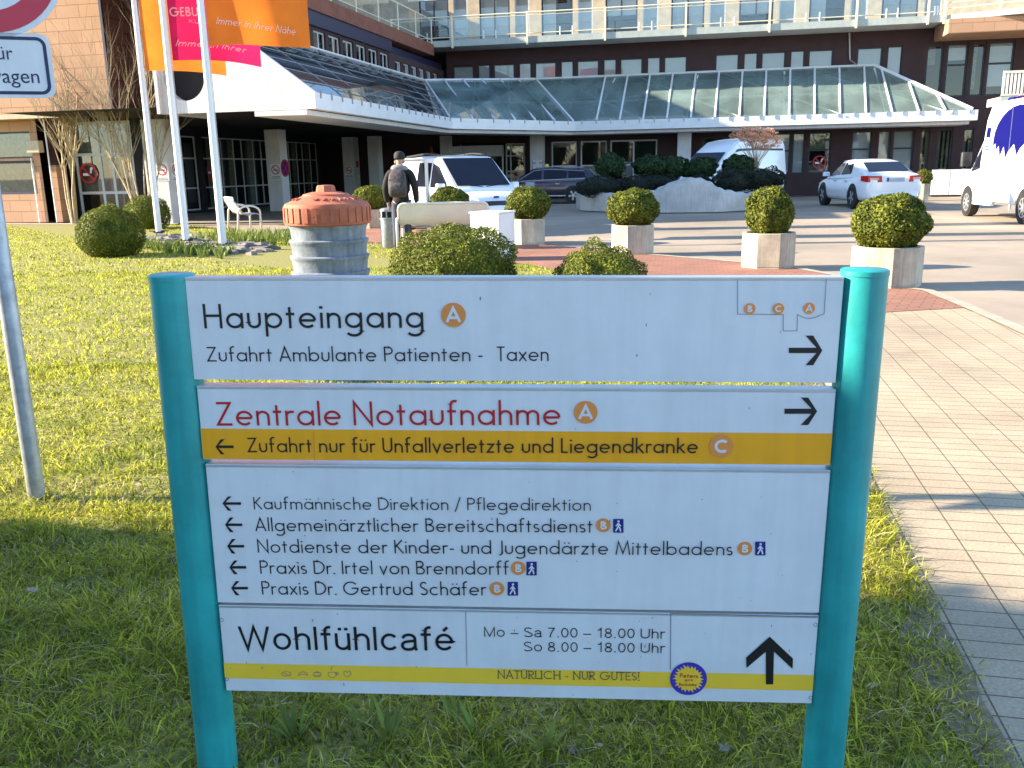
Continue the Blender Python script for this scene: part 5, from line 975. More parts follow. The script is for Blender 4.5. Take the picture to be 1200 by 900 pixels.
def bench(label, loc, rz, w):
    t = thing('bench', label, 'bench', loc, rz, 'white metal benches')
    for s_ in (-1, 1):
        x = s_ * w / 2; m = MB(); pts = [(x, .30, 0), (x, .30, .48)] + [(x, .02 + .28 * math.cos(a), .48 + .17 * math.sin(a)) for a in np.linspace(.2, math.pi - .2, 9)] + [(x, -.26, .48), (x, -.30, 0)]
        m.tube(pts, .026, 10); m.build('arm_frame', M['white_warm'], t, True)
    m = MB(); zt0 = .86; pts = [(-w / 2 + .04, -.14, .44)] + [(-w / 2 + .04, -.30, .72)] + [(-w / 2 + .04 + .1 - .1 * math.cos(a), -.33 - .02 * math.sin(a), .76 + .1 * math.sin(a)) for a in np.linspace(0, math.pi / 2, 5)] + [(w / 2 - .14 + .1 * math.sin(a), -.35, .86 - .1 * (1 - math.cos(a))) for a in np.linspace(0, math.pi / 2, 5)] + [(w / 2 - .04, -.30, .72), (w / 2 - .04, -.14, .44)]
    m.tube(pts, .024, 8); m.build('back_frame', M['white_warm'], t, True)
    m = MB(); n = 8; sec = [(-.335, .85), (-.30, .72), (-.235, .58), (-.17, .49), (-.10, .45)]; th_ = .012
    m.add([(x, y - (th_ if k else 0), z) for k in (0, 1) for x in (-w / 2 + .06, w / 2 - .06) for y, z in sec], [(i, i + 1, i + 6, i + 5) for i in range(4)] + [(i + 11, i + 10, i + 15, i + 16) for i in range(4)]); m.build('backrest', M['white_warm'], t, True)
    m = MB(); sec = [(-.16, .445), (.0, .425), (.18, .43), (.27, .445), (.30, .42)]
    m.add([(x, y, z - (th_ if k else 0)) for k in (0, 1) for x in (-w / 2 + .05, w / 2 - .05) for y, z in sec], [(i, i + 5, i + 6, i + 1) for i in range(4)] + [(i + 10, i + 11, i + 16, i + 15) for i in range(4)]); m.build('seat', M['white_warm'], t, True)
    m = MB(); m.tube([(-w / 2, .05, .41), (w / 2, .05, .41)], .018, 8); m.build('crossbar', M['white_warm'], t)
bench('white bench seen from behind, beside the grey litter bin', on_z(520, 292) + Vector((0, .25, 0)), R(4), 1.75)
p = on_z(283, 270.5); bench('white bench seen from its side, behind the flagpoles', p + Vector((0, .3, 0)), R(-62), 1.25)
# inverted U of white tube behind the bench
p = on_z(474, 288.5); q = at_depth(474, 187, p.y); hf = q.z; wf = 26 / F_PX * p.y * 2.1
fr_ = MB(); x1_ = at_depth(498, 230, p.y).x - p.x; x0_ = x1_ - .52
fr_.tube([(x0_, 0, 0), (x0_, 0, hf - .08), (x0_ + .03, 0, hf - .02), (x0_ + .09, 0, hf), (x1_ - .07, 0, hf), (x1_ - .02, 0, hf - .02), (x1_, 0, hf - .07), (x1_, 0, 0)], .034, 10)
tag(fr_.build('tube_frame', M['white_warm'], loc=(p.x, p.y + .55, 0), smooth=40), 'white inverted U shaped tube frame standing behind the bench', 'frame')

# ================================================================== SIGNS
yaw2 = R(20); p = on_z(44, 586); ts = thing('traffic_sign', 'round red ringed traffic sign with a lettered plate on a grey post', 'sign', p, yaw2)
m = MB(); m.lathe([(.038, -.1), (.038, 3.0), (.03, 3.01)], 20); m.build('post', M['galv'], ts, 40)
t2x = Vector((math.cos(yaw2), math.sin(yaw2), 0)); t2n = Vector((-math.sin(yaw2), math.cos(yaw2), 0)); o2 = p - t2n * .06
def tp(px, py):
    r = ray(px, py); t = (o2 - EYE).dot(t2n) / r.dot(t2n); q_ = EYE + r * t - p; return q_.dot(t2x), q_.z
x1p, zt_ = tp(57, 40); zb_ = tp(57, 115)[1]; wdp = .56; x0p = x1p - wdp
def rrect(x0, x1, z0, z1, r): return [(cx + r * math.cos(a), cz + r * math.sin(a)) for cx, cz, a0 in ((x1 - r, z0 + r, -math.pi / 2), (x1 - r, z1 - r, 0), (x0 + r, z1 - r, math.pi / 2), (x0 + r, z0 + r, math.pi)) for a in np.linspace(a0, a0 + math.pi / 2, 7)]
m = MB(); m.prism(rrect(x0p, x1p, zb_, zt_, .04), 'y', -.064, -.058); pl2 = m.build('plate', M['panel'], ts)
m = MB(); bo = rrect(x0p + .022, x1p - .022, zb_ + .02, zt_ - .02, .03); m.ribbon(bo, .013, lambda a, b: (a, -.0655, b), True); m.build('border', M['navy'], pl2)
for txt, xa, xb, yb_, cap in (('für', -9, 16, 69.5, 16.5), ('wagen', -15, 47, 97, 17)):
    a = tp(xa, yb_); b = tp(xb, yb_ + .5); font_text(txt, a, b, tp(xb, yb_ - cap)[1] - b[1], lambda x, y, k: (x, -.0656, y)).build('lettering', M['navy'], pl2)
zc = tp(20, -46)[1]; xc = 0.0; Rr_ = .30
cx_ = tp(-13, 20)[0]
m = MB(); m.prism([(cx_ + Rr_ * math.cos(a), zc + Rr_ * math.sin(a)) for a in np.linspace(0, 2 * math.pi, 49)[:-1]], 'y', -.064, -.058); ds = m.build('round_plate', M['panel'], ts)
m = MB(); m.ribbon([(cx_ + Rr_ * .79 * math.cos(a), zc + Rr_ * .79 * math.sin(a)) for a in np.linspace(0, 2 * math.pi, 49)[:-1]], Rr_ * .28, lambda a, b: (a, -.0655, b), True); m.build('red_ring', mat('sign_red', (.55, .03, .06), .4, .05), ds)
for z in (zt_ - .06, zb_ + .06, zc - .1): m = MB(); m.rbox(-.055, .055, -.058, .045, z - .012, z + .012, .004); m.build('clamp', M['galv'], ts)
def no_smoking(label, u, v, z, r, axis='u', plate=True, big=False, extra=None, name='no_smoking_sign', ring='red'):
    w_ = bw(u, v, z); t = thing(name, label, 'sign', w_, -TH + (0 if axis == 'u' else math.pi / 2), 'no smoking signs on the hospital')
    f = lambda d: (lambda a, b, k=0: (a, -d - k * .001, b))
    if plate: m = MB(); m.box(-r * 1.25, r * 1.25, -.006, 0, -r * 2.0, r * 1.25); m.build('plate', M['panel'], t)
    d0 = .008 if plate else .004
    if big: m = MB(); m.ribbon([(-r * .62, -r * .12), (r * .15, -r * .12)], r * .26, f(d0)); m.ribbon([(r * .3, .0), (r * .35, r * .4), (r * .55, r * .5)], r * .2, f(d0), False); m.build('cigarette', M['white'], t)
    else: m = MB(); m.ribbon([(-r * .6, -r * .05), (r * .6, -r * .05)], r * .2, f(d0)); m.build('cigarette', M['navy'], t)
    m = MB(); m.ribbon([(r * .9 * math.cos(a), r * .9 * math.sin(a)) for a in np.linspace(0, 2 * math.pi, 33)[:-1]], r * .2, f(d0 + .002), True); m.ribbon([(-r * .62, r * .62), (r * .62, -r * .62)], r * .18, f(d0 + .004)); m.build('ban_ring', M[ring], t)
    if plate: m = MB(); m.ribbon([(-r * .9, -r * 1.45), (r * .9, -r * 1.45)], r * .1, f(d0)); m.ribbon([(-r * 1.1, -r * 1.75), (r * 1.1, -r * 1.75)], r * .12, f(d0 + .001)); m.build('caption', M['navy'], t)
    return t
u, z = pv(103.5, 203, VW + .05); no_smoking('large red no smoking ring on the window behind the bare shrub', u, VW + .05, z, .34, big=True, plate=False)
ca_ = cols['a']; u, z = pv(190, 199, ca_[1] - ca_[2] / 2 - .002); no_smoking('no smoking plate on the front of the column by the flagpoles', u, ca_[1] - ca_[2] / 2 - .003, z, .17)
v, z = pu(208, 199, ca_[0] + ca_[2] / 2 + .003); no_smoking('no smoking plate on the shaded side of the column by the flagpoles', ca_[0] + ca_[2] / 2 + .003, ca_[1], z, .17, 'v')
v, z = pu(247, 201, UG + .02); no_smoking('red no smoking ring on the dark side glazing behind the right flagpole', UG + .02, v, z, .3, 'v', plate=False, big=True)
cb_ = cols['b']; u, z = pv(323, 199, cb_[1] - cb_[2] / 2 - .003); no_smoking('no smoking plate on the middle canopy column', u, cb_[1] - cb_[2] / 2 - .003, z, .18)
cc_ = cols['c']; u, z = pv(409, 199.5, cc_[1] - cc_[2] / 2 - .003); no_smoking('no smoking plate on the farther canopy column', u, cc_[1] - cc_[2] / 2 - .003, z, .17)
u, z = pv(960, 190, -.02); no_smoking('red no smoking ring in the dark window left of the white saloon', u, -.06, z, .30, plate=False, big=True)
# no stopping disc on the side of the middle column
v, z = pu(335.5, 197, cb_[0] + cb_[2] / 2 + .004)
t = thing('no_stopping_sign', 'round blue and red no stopping sign on the column side', 'sign', bw(cb_[0] + cb_[2] / 2 + .004, cb_[1], z), -TH + math.pi / 2)
m = MB(); m.prism([(.34 * math.cos(a), .34 * math.sin(a)) for a in np.linspace(0, 2 * math.pi, 33)[:-1]], 'y', -.012, 0); m.build('blue_disc', M['blue'], t)
m = MB(); f = lambda d: (lambda a, b: (a, -d, b)); m.ribbon([(.30 * math.cos(a), .30 * math.sin(a)) for a in np.linspace(0, 2 * math.pi, 33)[:-1]], .075, f(.014), True); m.ribbon([(-.2, .2), (.2, -.2)], .07, f(.0155)); m.ribbon([(.2, .2), (-.2, -.2)], .07, f(.017)); m.build('red_cross', M['red'], t)
v, z = pu(419, 199, cc_[0] + cc_[2] / 2 + .004)
t = thing('notice_plate', 'small notice plate with a red square on the farther column', 'sign', bw(cc_[0] + cc_[2] / 2 + .004, cc_[1], z), -TH + math.pi / 2)
m = MB(); m.box(-.15, .15, -.01, 0, -.35, .1); m.build('plate', M['panel'], t); m = MB(); m.box(-.13, .13, -.014, -.002, .13, .42); m.build('red_square', M['red'], t)
m = MB(); m.ribbon([(.1 * math.cos(a), -.12 + .1 * math.sin(a)) for a in np.linspace(0, 2 * math.pi, 21)[:-1]], .025, lambda a, b: (a, -.012, b), True); m.build('red_ring', M['red'], t)
k_ = cols[630]; u, z = pv(630, 195, k_[1] - k_[2] / 2 - .004)
t = thing('notice_plate', 'pale notice plate with dark marks on the column behind the estate car', 'sign', bw(u, k_[1] - k_[2] / 2 - .004, z), -TH)
m = MB(); m.box(-.27, .27, -.012, 0, -.3, .3); m.build('plate', M['panel'], t); m = MB(); [m.ribbon([(x - .05, .2), (x, .12), (x + .05, .2)], .03, lambda a, b: (a, -.014, b)) for x in (-.15, .15)]; m.ribbon([(-.05, -.15), (0, -.22), (.05, -.15)], .03, lambda a, b: (a, -.014, b)); m.ribbon([(-.25, -.28), (-.25, .28)], .02, lambda a, b: (a, -.014, b)); m.ribbon([(.25, -.28), (.25, .28)], .02, lambda a, b: (a, -.014, b)); m.build('marks', M['navy'], t)
# round sign behind the ambulance
q = at_depth(1196, 124, 27.0); t = thing('traffic_sign', 'round red rimmed traffic sign rising behind the ambulance roof', 'sign', (q.x, q.y, 0), R(-10))
m = MB(); m.lathe([(.035, 0), (.035, q.z + .35), (.02, q.z + .36)], 12); m.build('post', M['galv'], t)
m = MB(); m.prism([(.30 * math.cos(a), q.z + .30 * math.sin(a)) for a in np.linspace(0, 2 * math.pi, 33)[:-1]], 'y', -.06, -.045); m.build('round_plate', M['panel'], t); m = MB(); m.ribbon([(.25 * math.cos(a), q.z + .25 * math.sin(a)) for a in np.linspace(0, 2 * math.pi, 33)[:-1]], .085, lambda a, b: (a, -.063, b), True); m.build('red_ring', M['red'], t)
# white screen box at the right end of the facade, and the potted shrub
p = on_z(1090, 230); t = thing('screen_box', 'white panelled screen box at the end of the facade, left of the ambulance', 'box', p, -TH)
hB = at_depth(1090, 199, p.y).z
for a, b in ((0, .72), (.74, 1.42)): m = MB(); m.rbox(a, b, 0, .05, .05, hB, .006); m.build('panel', M['offwhite'], t)
m = MB(); m.rbox(1.43, 1.5, -.01, 1.2, .05, hB, .006); m.rbox(1.5, 2.6, -.6, .0, .05, hB - .05, .006); m.build('end_panel', M['offwhite'], t); m = MB(); m.box(.05, 1.4, .06, 1.1, 0, hB - .1); m.build('inner_box', M['dark'], t)
p = on_z(1083, 234.5); planter('planter_tub', 'pale tub behind the white saloon', p + Vector((0, .2, 0)), .42, .62, R(10), None)
bush('potted_shrub', 'small round shrub in the pale tub behind the white saloon', (p.x, p.y + .2, .55), .30, .30, 1200, .04, 'box', 'shrub', None, 61)
p = bw(-18.6, -.8); m = MB(); m.tube([(0, 0, 0), (.05, 0, .8), (-.08, .02, 1.5), (.06, 0, 2.1), (.0, 0, 2.6)], [.16, .12, .17, .12, .06], 9); m.tube([(0, 0, 1.5), (.22, 0, 1.9), (.2, 0, 2.3)], [.07, .08, .04], 8); tag(m.build('wooden_figure', M['orange_wood'], loc=p, smooth=True), 'rust brown carved figure standing left of the entrance door', 'sculpture')

# ================================================================== VEHICLES
def loft(sections, closed_caps=True):
    m = MB(); n = len(sections[0]); m.v = [tuple(p) for s in sections for p in s]
    for i in range(len(sections) - 1):
        for k in range(n): m.f.append((i * n + k, i * n + (k + 1) % n, (i + 1) * n + (k + 1) % n, (i + 1) * n + k))
    m.f.append(tuple(range(n - 1, -1, -1))); m.f.append(tuple(range((len(sections) - 1) * n, len(sections) * n))); return m
def subsurf(o, lv=2):
    s = o.modifiers.new('Subdivision', 'SUBSURF'); s.levels = lv; s.render_levels = lv; return o
def vehicle(name, label, loc, rz, lower, cabin, paint, sidewin, axles, wr=.33, ww=.22, front=None, rear=None, group='parked vehicles', cat='car', trackw=.78, shield=True, rearglass=True, seams=(), roofrails=False, wheels=('alloy',)):
    t = thing(name, label, cat, loc, rz, group)
    sec = []
    for x, zb, zt, hw in lower:
        h = zt - zb; half = [(hw * .80, zb), (hw * .96, zb + .05), (hw * 1.0, zb + h * .4), (hw * .99, zb + h * .72), (hw * .93, zt - .03), (hw * .80, zt)]
        sec.append([(x, y, z) for y, z in half] + [(x, 0, zt + .025)] + [(x, -y, z) for y, z in reversed(half)] + [(x, 0, zb)])
    body = loft(sec).build('body', M[paint], t, True); subsurf(body)
    cs = []
    for x, z0, z1, h0, h1 in cabin:
        zz = max(z0 + .01, z1 - .06); half = [(h0, z0 - .06), (h0, z0), (h0 + (h1 - h0) * .5, z0 + (zz - z0) * .5), (h1, zz), (h1 - .05, z1 - .018), (h1 - .16, z1)]
        cs.append([(x, y, z) for y, z in half] + [(x, 0, z1 + .012)] + [(x, -y, z) for y, z in reversed(half)])
    loft(cs).build('cabin', M[paint], t, 32)
    X = [c[0] for c in cabin]; L = lambda x, k: float(np.interp(x, X, [c[k] for c in cabin]))
    def side(x, tt, s, o=.008):
        z0, z1 = L(x, 1), max(L(x, 1) + .01, L(x, 2) - .06); y = L(x, 3) + (L(x, 4) - L(x, 3)) * tt; return (x, s * (y + o), z0 + (z1 - z0) * tt)
    for s in (1, -1):
        for w in sidewin:
            m = MB(); 
            for i in range(len(w) - 3 if False else 0): pass
            P = [side(x, q, s) for x, q in w]; m.poly(P if s > 0 else P[::-1]); wn = m.build('side_window', M['carglass'], t)
    def topq(i, j, a, b, f, o=.012):
        A, B = cabin[i], cabin[j]; d = Vector((B[0] - A[0], B[2] - A[2])); n = Vector((-d.y, d.x)).normalized(); n = n if n.y > 0 else -n
        def q(tt, y): return (A[0] + d.x * tt + n.x * o, y, A[2] + d.y * tt + .012 + n.y * o)
        ya = (A[4] + (B[4] - A[4]) * a) * f; yb = (A[4] + (B[4] - A[4]) * b) * f
        m = MB(); m.add([q(a, -ya), q(a, -ya * .5), q(a, 0), q(a, ya * .5), q(a, ya), q(b, yb), q(b, yb * .5), q(b, 0), q(b, -yb * .5), q(b, -yb)], [(0, 1, 8, 9), (1, 2, 7, 8), (2, 3, 6, 7), (3, 4, 5, 6)]); return m
    n = len(cabin)
    if shield: topq(n - 1, n - 2, .08, .93, .90).build('windscreen', M['carglass'], t)
    if rearglass: topq(0, 1, .10, .88, .86).build('rear_window', M['carglass'], t)
    for ax_ in axles:
        for s in (1, -1):
            hwb = float(np.interp(ax_, [l[0] for l in lower], [l[3] for l in lower])); Mx = Matrix.Translation((ax_, s * (hwb - ww / 2 + .0), wr)) @ Matrix.Rotation(-s * math.pi / 2, 4, 'X')
            m = MB(); m.lathe([(wr * 1.16, -.05), (wr * 1.17, ww / 2 + .005)], 28, M=Matrix.Translation((0, 0, .03)) @ Mx); m.build('wheel_arch', M['plastic'], t)
            m = MB(); m.lathe([(wr * .66, ww / 2 - .02), (wr * .68, ww / 2 + .018), (wr * .93, ww / 2 + .02), (wr, ww / 2 - .03), (wr, -ww / 2), (wr * .6, -ww / 2)], 28, M=Mx); wl_ = m.build('wheel', M['rubber'], t, 40)
            m = MB(); m.lathe([(.02, ww / 2 - .03), (wr * .66, ww / 2 - .03), (wr * .67, ww / 2 + .012), (wr * .60, ww / 2 + .012), (wr * .58, ww / 2 - .01)], 28, M=Mx)
            m.build('rim', M['plastic'] if wheels[0] == 'alloy' else M['rim'], wl_, 40)
            m = MB()
            ns = 5 if wheels[0] == 'alloy' else 8
            for k in range(ns):
                A = 2 * math.pi * k / ns + .2; m.prism([(math.cos(A + d_) * r_, math.sin(A + d_) * r_) for d_, r_ in ((-.5, wr * .14), (-.19 if ns == 5 else -.1, wr * .63), (.19 if ns == 5 else .1, wr * .63), (.5, wr * .14))], 'z', ww / 2 - .02, ww / 2 + .012)
            m.lathe([(wr * .16, ww / 2 - .02), (wr * .15, ww / 2 + .016), (.01, ww / 2 + .018)], 14); m.v = [tuple(Mx @ Vector(p_)) for p_ in m.v]; m.build('spokes', M['rim'], wl_)
    for w in seams:
        for s in (1, -1):
            m = MB(); P = []
            for x, z in w:
                hw = float(np.interp(x, [l[0] for l in lower], [l[3] for l in lower])); zb = float(np.interp(x, [l[0] for l in lower], [l[1] for l in lower])); zt = float(np.interp(x, [l[0] for l in lower], [l[2] for l in lower])); q = (z - zb) / (zt - zb)
                P.append((x, s * (hw * float(np.interp(q, [0, .1, .4, .72, .95], [.86, .955, .99, .98, .925])) + .004), z))
            m.tube(P, .007, 4); m.build('door_seam', M['plastic'], t)
    return t, side, body
def boxpart(t, name, mt, x0, x1, y0, y1, z0, z1, b=.02): m = MB(); m.rbox(x0, x1, y0, y1, z0, z1, b); return m.build(name, M[mt], t, 40)
def mirrors(t, x, z, y, mt):
    for s in (1, -1): m = MB(); m.rbox(x - .09, x + .07, min(s * y, s * (y + .2)), max(s * y, s * (y + .2)), z, z + .14, .03); m.build('mirror', M[mt], t, 40)
def handles(t, xs, z, y, mt='galv'):
    for x in xs:
        for s in (1, -1): m = MB(); m.rbox(x - .1, x + .1, min(s * y, s * (y + .025)), max(s * y, s * (y + .025)), z, z + .03, .008); m.build('door_handle', M[mt], t)
# --- white saloon seen from behind
SL = [(-2.44, .42, .86, .66), (-2.40, .27, 1.02, .82), (-2.1, .22, 1.05, .905), (-1.4, .19, 1.0, .925), (0, .19, .95, .925), (1.1, .19, .93, .92), (1.8, .2, .86, .91), (2.25, .22, .76, .84), (2.44, .34, .60, .64)]
SCB = [(-1.98, 1.03, 1.05, .80, .72), (-1.12, .98, 1.40, .87, .66), (-.35, .95, 1.475, .89, .67), (.25, .94, 1.455, .89, .66), (1.15, .93, .95, .86, .76)]
SW = [[(-1.05, .14), (-.15, .12), (-.15, .93), (-.8, .93)], [(-.05, .12), (.92, .12), (.28, .93), (-.05, .93)]]
pr_ = on_z(1000, 243.5); pf_ = on_z(967.5, 239.5); hd = Vector((pf_.x - pr_.x, pf_.y - pr_.y)).normalized(); hd = Vector((.02, 1)).normalized()
ctr = Vector((pr_.x, pr_.y, 0)) + Vector((hd.x, hd.y, 0)) * 1.42 + Vector((hd.y, -hd.x, 0)) * .86
sal, sside, _ = vehicle('saloon_car', 'white saloon car seen from behind at the right of the forecourt', ctr, math.atan2(hd.y, hd.x), SL, SCB, 'carwhite', SW, (-1.42, 1.42), seams=([(-1.05, .95), (-1.0, .5), (-.9, .3)], [(-.1, .93), (-.08, .3)], [(1.0, .9), (.95, .3)]))
for s in (1, -1):
    m = MB(); y0, y1 = s * .46, s * .90; P = [(-2.452, s * .40, .79), (-2.39, s * .80, .79), (-2.10, s * .925, .83), (-2.10, s * .918, .975), (-2.38, s * .80, .985), (-2.445, s * .42, .97)]
    m.add(P + [(p_[0] + .05, p_[1] * .96, p_[2]) for p_ in P], [(0, 1, 4, 5), (1, 2, 3, 4), (6, 11, 10, 7), (7, 10, 9, 8), (0, 6, 7, 1), (5, 4, 10, 11), (0, 5, 11, 6)]); tl_ = m.build('tail_light', M['taillight'], sal)
    m = MB(); m.add([(-2.455, s * .50, .86), (-2.405, s * .76, .86), (-2.405, s * .75, .92), (-2.452, s * .50, .92)], [(0, 1, 2, 3)]); m.build('reflector', mat('lamp_lens', (.75, .35, .3), .2), tl_)
np_ = boxpart(sal, 'number_plate', 'plate', -2.455, -2.43, -.26, .26, .80, .92, .005); boxpart(np_, 'country_band', 'blue', -2.458, -2.45, .21, .262, .80, .92, .002)
boxpart(sal, 'bumper_trim', 'carwhite', -2.47, -2.38, -.70, .70, .36, .50, .04); boxpart(sal, 'lower_valance', 'plastic', -2.42, -2.3, -.62, .62, .24, .31, .02); boxpart(sal, 'brake_lamp', 'taillight', -1.90, -1.87, -.18, .18, 1.06, 1.075, .004)
mirrors(sal, 1.0, .95, .86, 'carwhite'); handles(sal, (-.75, .28), .80, .905)
for s in (1, -1): boxpart(sal, 'head_light', 'headlight', 2.1, 2.3, min(s * .5, s * .78), max(s * .5, s * .78), .62, .74, .04)
sal.scale = (1.06, 1.06, 1.06)
# --- dark estate car with a taxi lamp
EL = [(-2.44, .42, .86, .68), (-2.40, .27, 1.0, .82), (-2.1, .22, 1.02, .905), (-1.4, .19, 1.0, .925), (0, .19, .95, .925), (1.1, .19, .93, .92), (1.8, .2, .86, .91), (2.25, .22, .76, .84), (2.44, .34, .60, .64)]
ECB = [(-2.38, 1.0, 1.02, .82, .76), (-2.0, .99, 1.40, .87, .68), (-.35, .95, 1.49, .89, .67), (.25, .94, 1.465, .89, .66), (1.15, .93, .95, .86, .76)]
EW = [[(-1.95, .2), (-1.2, .15), (-1.2, .9), (-1.85, .88)], [(-1.12, .14), (-.15, .12), (-.15, .92), (-1.12, .9)], [(-.05, .12), (.92, .12), (.28, .93), (-.05, .93)]]
pw = on_z(672, 238); a_ = R(180) - TH + R(3)
hd = Vector((math.cos(a_), math.sin(a_), 0)); ctr = Vector((pw.x, pw.y, 0)) + hd * 1.42 + Vector((-hd.y, hd.x, 0)) * -.86
est, es, _ = vehicle('estate_car', 'dark blue estate car with a yellow roof lamp by the entrance', ctr, a_, EL, ECB, 'cardark', EW, (-1.42, 1.42), seams=([(-1.1, .93), (-1.0, .3)], [(-.1, .93), (-.08, .3)], [(1.0, .9), (.95, .3)]))
for s in (1, -1):
    m = MB(); m.tube([(-1.75, s * .60, 1.475), (-.6, s * .62, 1.53), (.2, s * .62, 1.50)], .018, 6); m.build('roof_rail', M['galv'], est)
    m = MB(); m.tube([es(-1.9, .10, s, .01), es(-.1, .06, s, .012), es(1.0, .06, s, .01)], .014, 5); m.tube([es(1.0, .06, s, .01), es(.3, .97, s, .012), es(-.4, .98, s, .012), es(-1.85, .93, s, .012)], .012, 5); m.build('chrome_trim', M['rim'], est)
    m = MB(); m.rbox(-1.1, 1.05, min(s * .915, s * .945), max(s * .915, s * .945), .30, .34, .005); m.build('sill_trim', M['rim'], est)
    boxpart(est, 'door_notice', 'plate', .25, .62, min(s * .92, s * .935), max(s * .92, s * .935), .72, .90, .004)
lp = boxpart(est, 'roof_lamp', 'yellow', -.25, -.12, -.18, .18, 1.53, 1.64, .03); boxpart(lp, 'lamp_base', 'plastic', -.28, -.09, -.2, .2, 1.49, 1.53, .01)
mirrors(est, .95, .96, .87, 'cardark'); handles(est, (-.75, .28), .80, .905, 'rim')
for s in (1, -1): boxpart(est, 'head_light', 'headlight', 2.1, 2.3, min(s * .5, s * .78), max(s * .5, s * .78), .62, .74, .04); boxpart(est, 'tail_light', 'taillight', -2.41, -2.3, min(s * .62, s * .84), max(s * .62, s * .84), .78, .95, .02)
# --- white compact van, three quarter front view
VL = [(-2.05, .42, .90, .76), (-2.0, .26, 1.0, .84), (-1.4, .2, 1.02, .875), (0, .2, 1.02, .88), (1.0, .2, 1.02, .88), (1.45, .2, .99, .87), (1.85, .22, .90, .82), (2.03, .24, .76, .74), (2.10, .34, .60, .60)]
VCB = [(-2.02, 1.0, 1.66, .86, .70), (-1.9, 1.0, 1.76, .865, .71), (-.4, 1.0, 1.80, .87, .73), (.50, 1.0, 1.76, .87, .72), (1.50, 1.0, 1.02, .84, .76)]
VW_ = [[(-.55, .10), (.2, .10), (.2, .88), (-.55, .88)], [(.28, .10), (1.28, .12), (.62, .88), (.28, .88)]]
cf = at_depth(584, 240, 20.6); a_ = math.atan2(-.88, .48); hd = Vector((math.cos(a_), math.sin(a_), 0)); ctr = Vector((cf.x, cf.y, 0)) - hd * 2.1
van, vs_, _ = vehicle('compact_van', 'white compact van facing the camera beside the walking person', ctr, a_, VL, VCB, 'carwhite', VW_, (-1.3, 1.27), seams=([(.24, 1.0), (.24, .3)], [(1.15, 1.0), (1.05, .6), (1.0, .3)]), rearglass=False)
boxpart(van, 'grille', 'plastic', 2.0, 2.075, -.42, .42, .56, .76, .05); boxpart(van, 'lower_intake', 'plastic', 2.03, 2.10, -.55, .55, .30, .40, .03); boxpart(van, 'front_bumper', 'carwhite', 1.9, 2.13, -.72, .72, .40, .53, .06)
np_ = boxpart(van, 'number_plate', 'plate', 2.125, 2.145, -.26, .26, .42, .53, .004); boxpart(np_, 'country_band', 'blue', 2.14, 2.148, -.262, -.21, .42, .53, .002); boxpart(van, 'badge', 'blue', 2.0, 2.02, -.07, .07, .82, .87, .008)
for s in (1, -1):
    m = MB(); P = [(2.06, s * .46, .66), (2.06, s * .46, .80), (1.86, s * .66, .90), (1.62, s * .82, .92), (1.70, s * .845, .80), (1.95, s * .74, .68)]; m.add(P + [(p_[0] - .06, p_[1] * .94, p_[2]) for p_ in P], [(0, 1, 2, 5), (5, 2, 3, 4), (1, 7, 8, 2), (2, 8, 9, 3), (0, 5, 11, 6), (5, 4, 10, 11), (0, 6, 7, 1), (4, 3, 9, 10)]); m.build('head_light', M['headlight'], van)
    m = MB(); m.tube([(-1.7, s * .60, 1.80), (-.4, s * .63, 1.85), (.35, s * .62, 1.81)], .02, 6); m.build('roof_rail', M['plastic'], van)
    m = MB(); m.tube([(1.45, s * .05, 1.075), (1.35, s * .6, 1.12)], .012, 5); m.build('wiper', M['plastic'], van)
mirrors(van, 1.12, 1.02, .87, 'carwhite'); handles(van, (.08, .4), .88, .862)
m = MB(); m.tube([(.45, .0, 1.78), (.25, 0, 2.05)], .006, 5); m.build('aerial', M['plastic'], van)
# --- high roofed white van behind the bed
HL = [(-2.7, .45, 1.05, .86), (-2.65, .3, 1.15, .93), (-1.4, .25, 1.15, .96), (0, .25, 1.15, .96), (1.3, .25, 1.15, .95), (1.8, .28, 1.08, .93), (2.45, .3, .98, .84), (2.65, .4, .70, .66)]
HCB = [(-2.66, 1.12, 2.25, .92, .78), (-2.5, 1.12, 2.42, .93, .79), (-.6, 1.12, 2.48, .94, .80), (.35, 1.12, 2.36, .94, .78), (1.0, 1.12, 1.98, .93, .80), (1.95, 1.10, 1.13, .9, .80)]
HW_ = [[(.3, .08), (1.5, .08), (1.02, .8), (.62, .72), (.3, .6)]]
pc = at_depth(846, 215, 36.0); a_ = R(180) - TH + R(52); ctr = Vector((pc.x, pc.y, 0)) + Vector((.35, .7, 0))
hv, hs, _ = vehicle('high_roofed_van', 'white high roofed van with a dark blue stripe, behind the planted bed', ctr, a_, HL, HCB, 'carwhite', HW_, (-1.5, 1.7), wr=.34, rearglass=False, cat='van')
for s in (1, -1):
    m = MB(); P = [hs(x, q, s, .012) for x, q in ((-2.5, .70), (-.6, .68), (.35, .72), (.62, .78))]; P2 = [hs(x, q, s, .012) for x, q in ((.5, .84), (.35, .80), (-.6, .745), (-2.5, .765))]; m.add(P + P2, [(0, 1, 6, 7), (1, 2, 5, 6), (2, 3, 4, 5)]); m.build('stripe', M['bluefascia'], hv)
    boxpart(hv, 'head_light', 'headlight', 2.35, 2.56, min(s * .5, s * .8), max(s * .5, s * .8), .72, .9, .04)
mirrors(hv, 1.5, 1.12, .92, 'plastic')
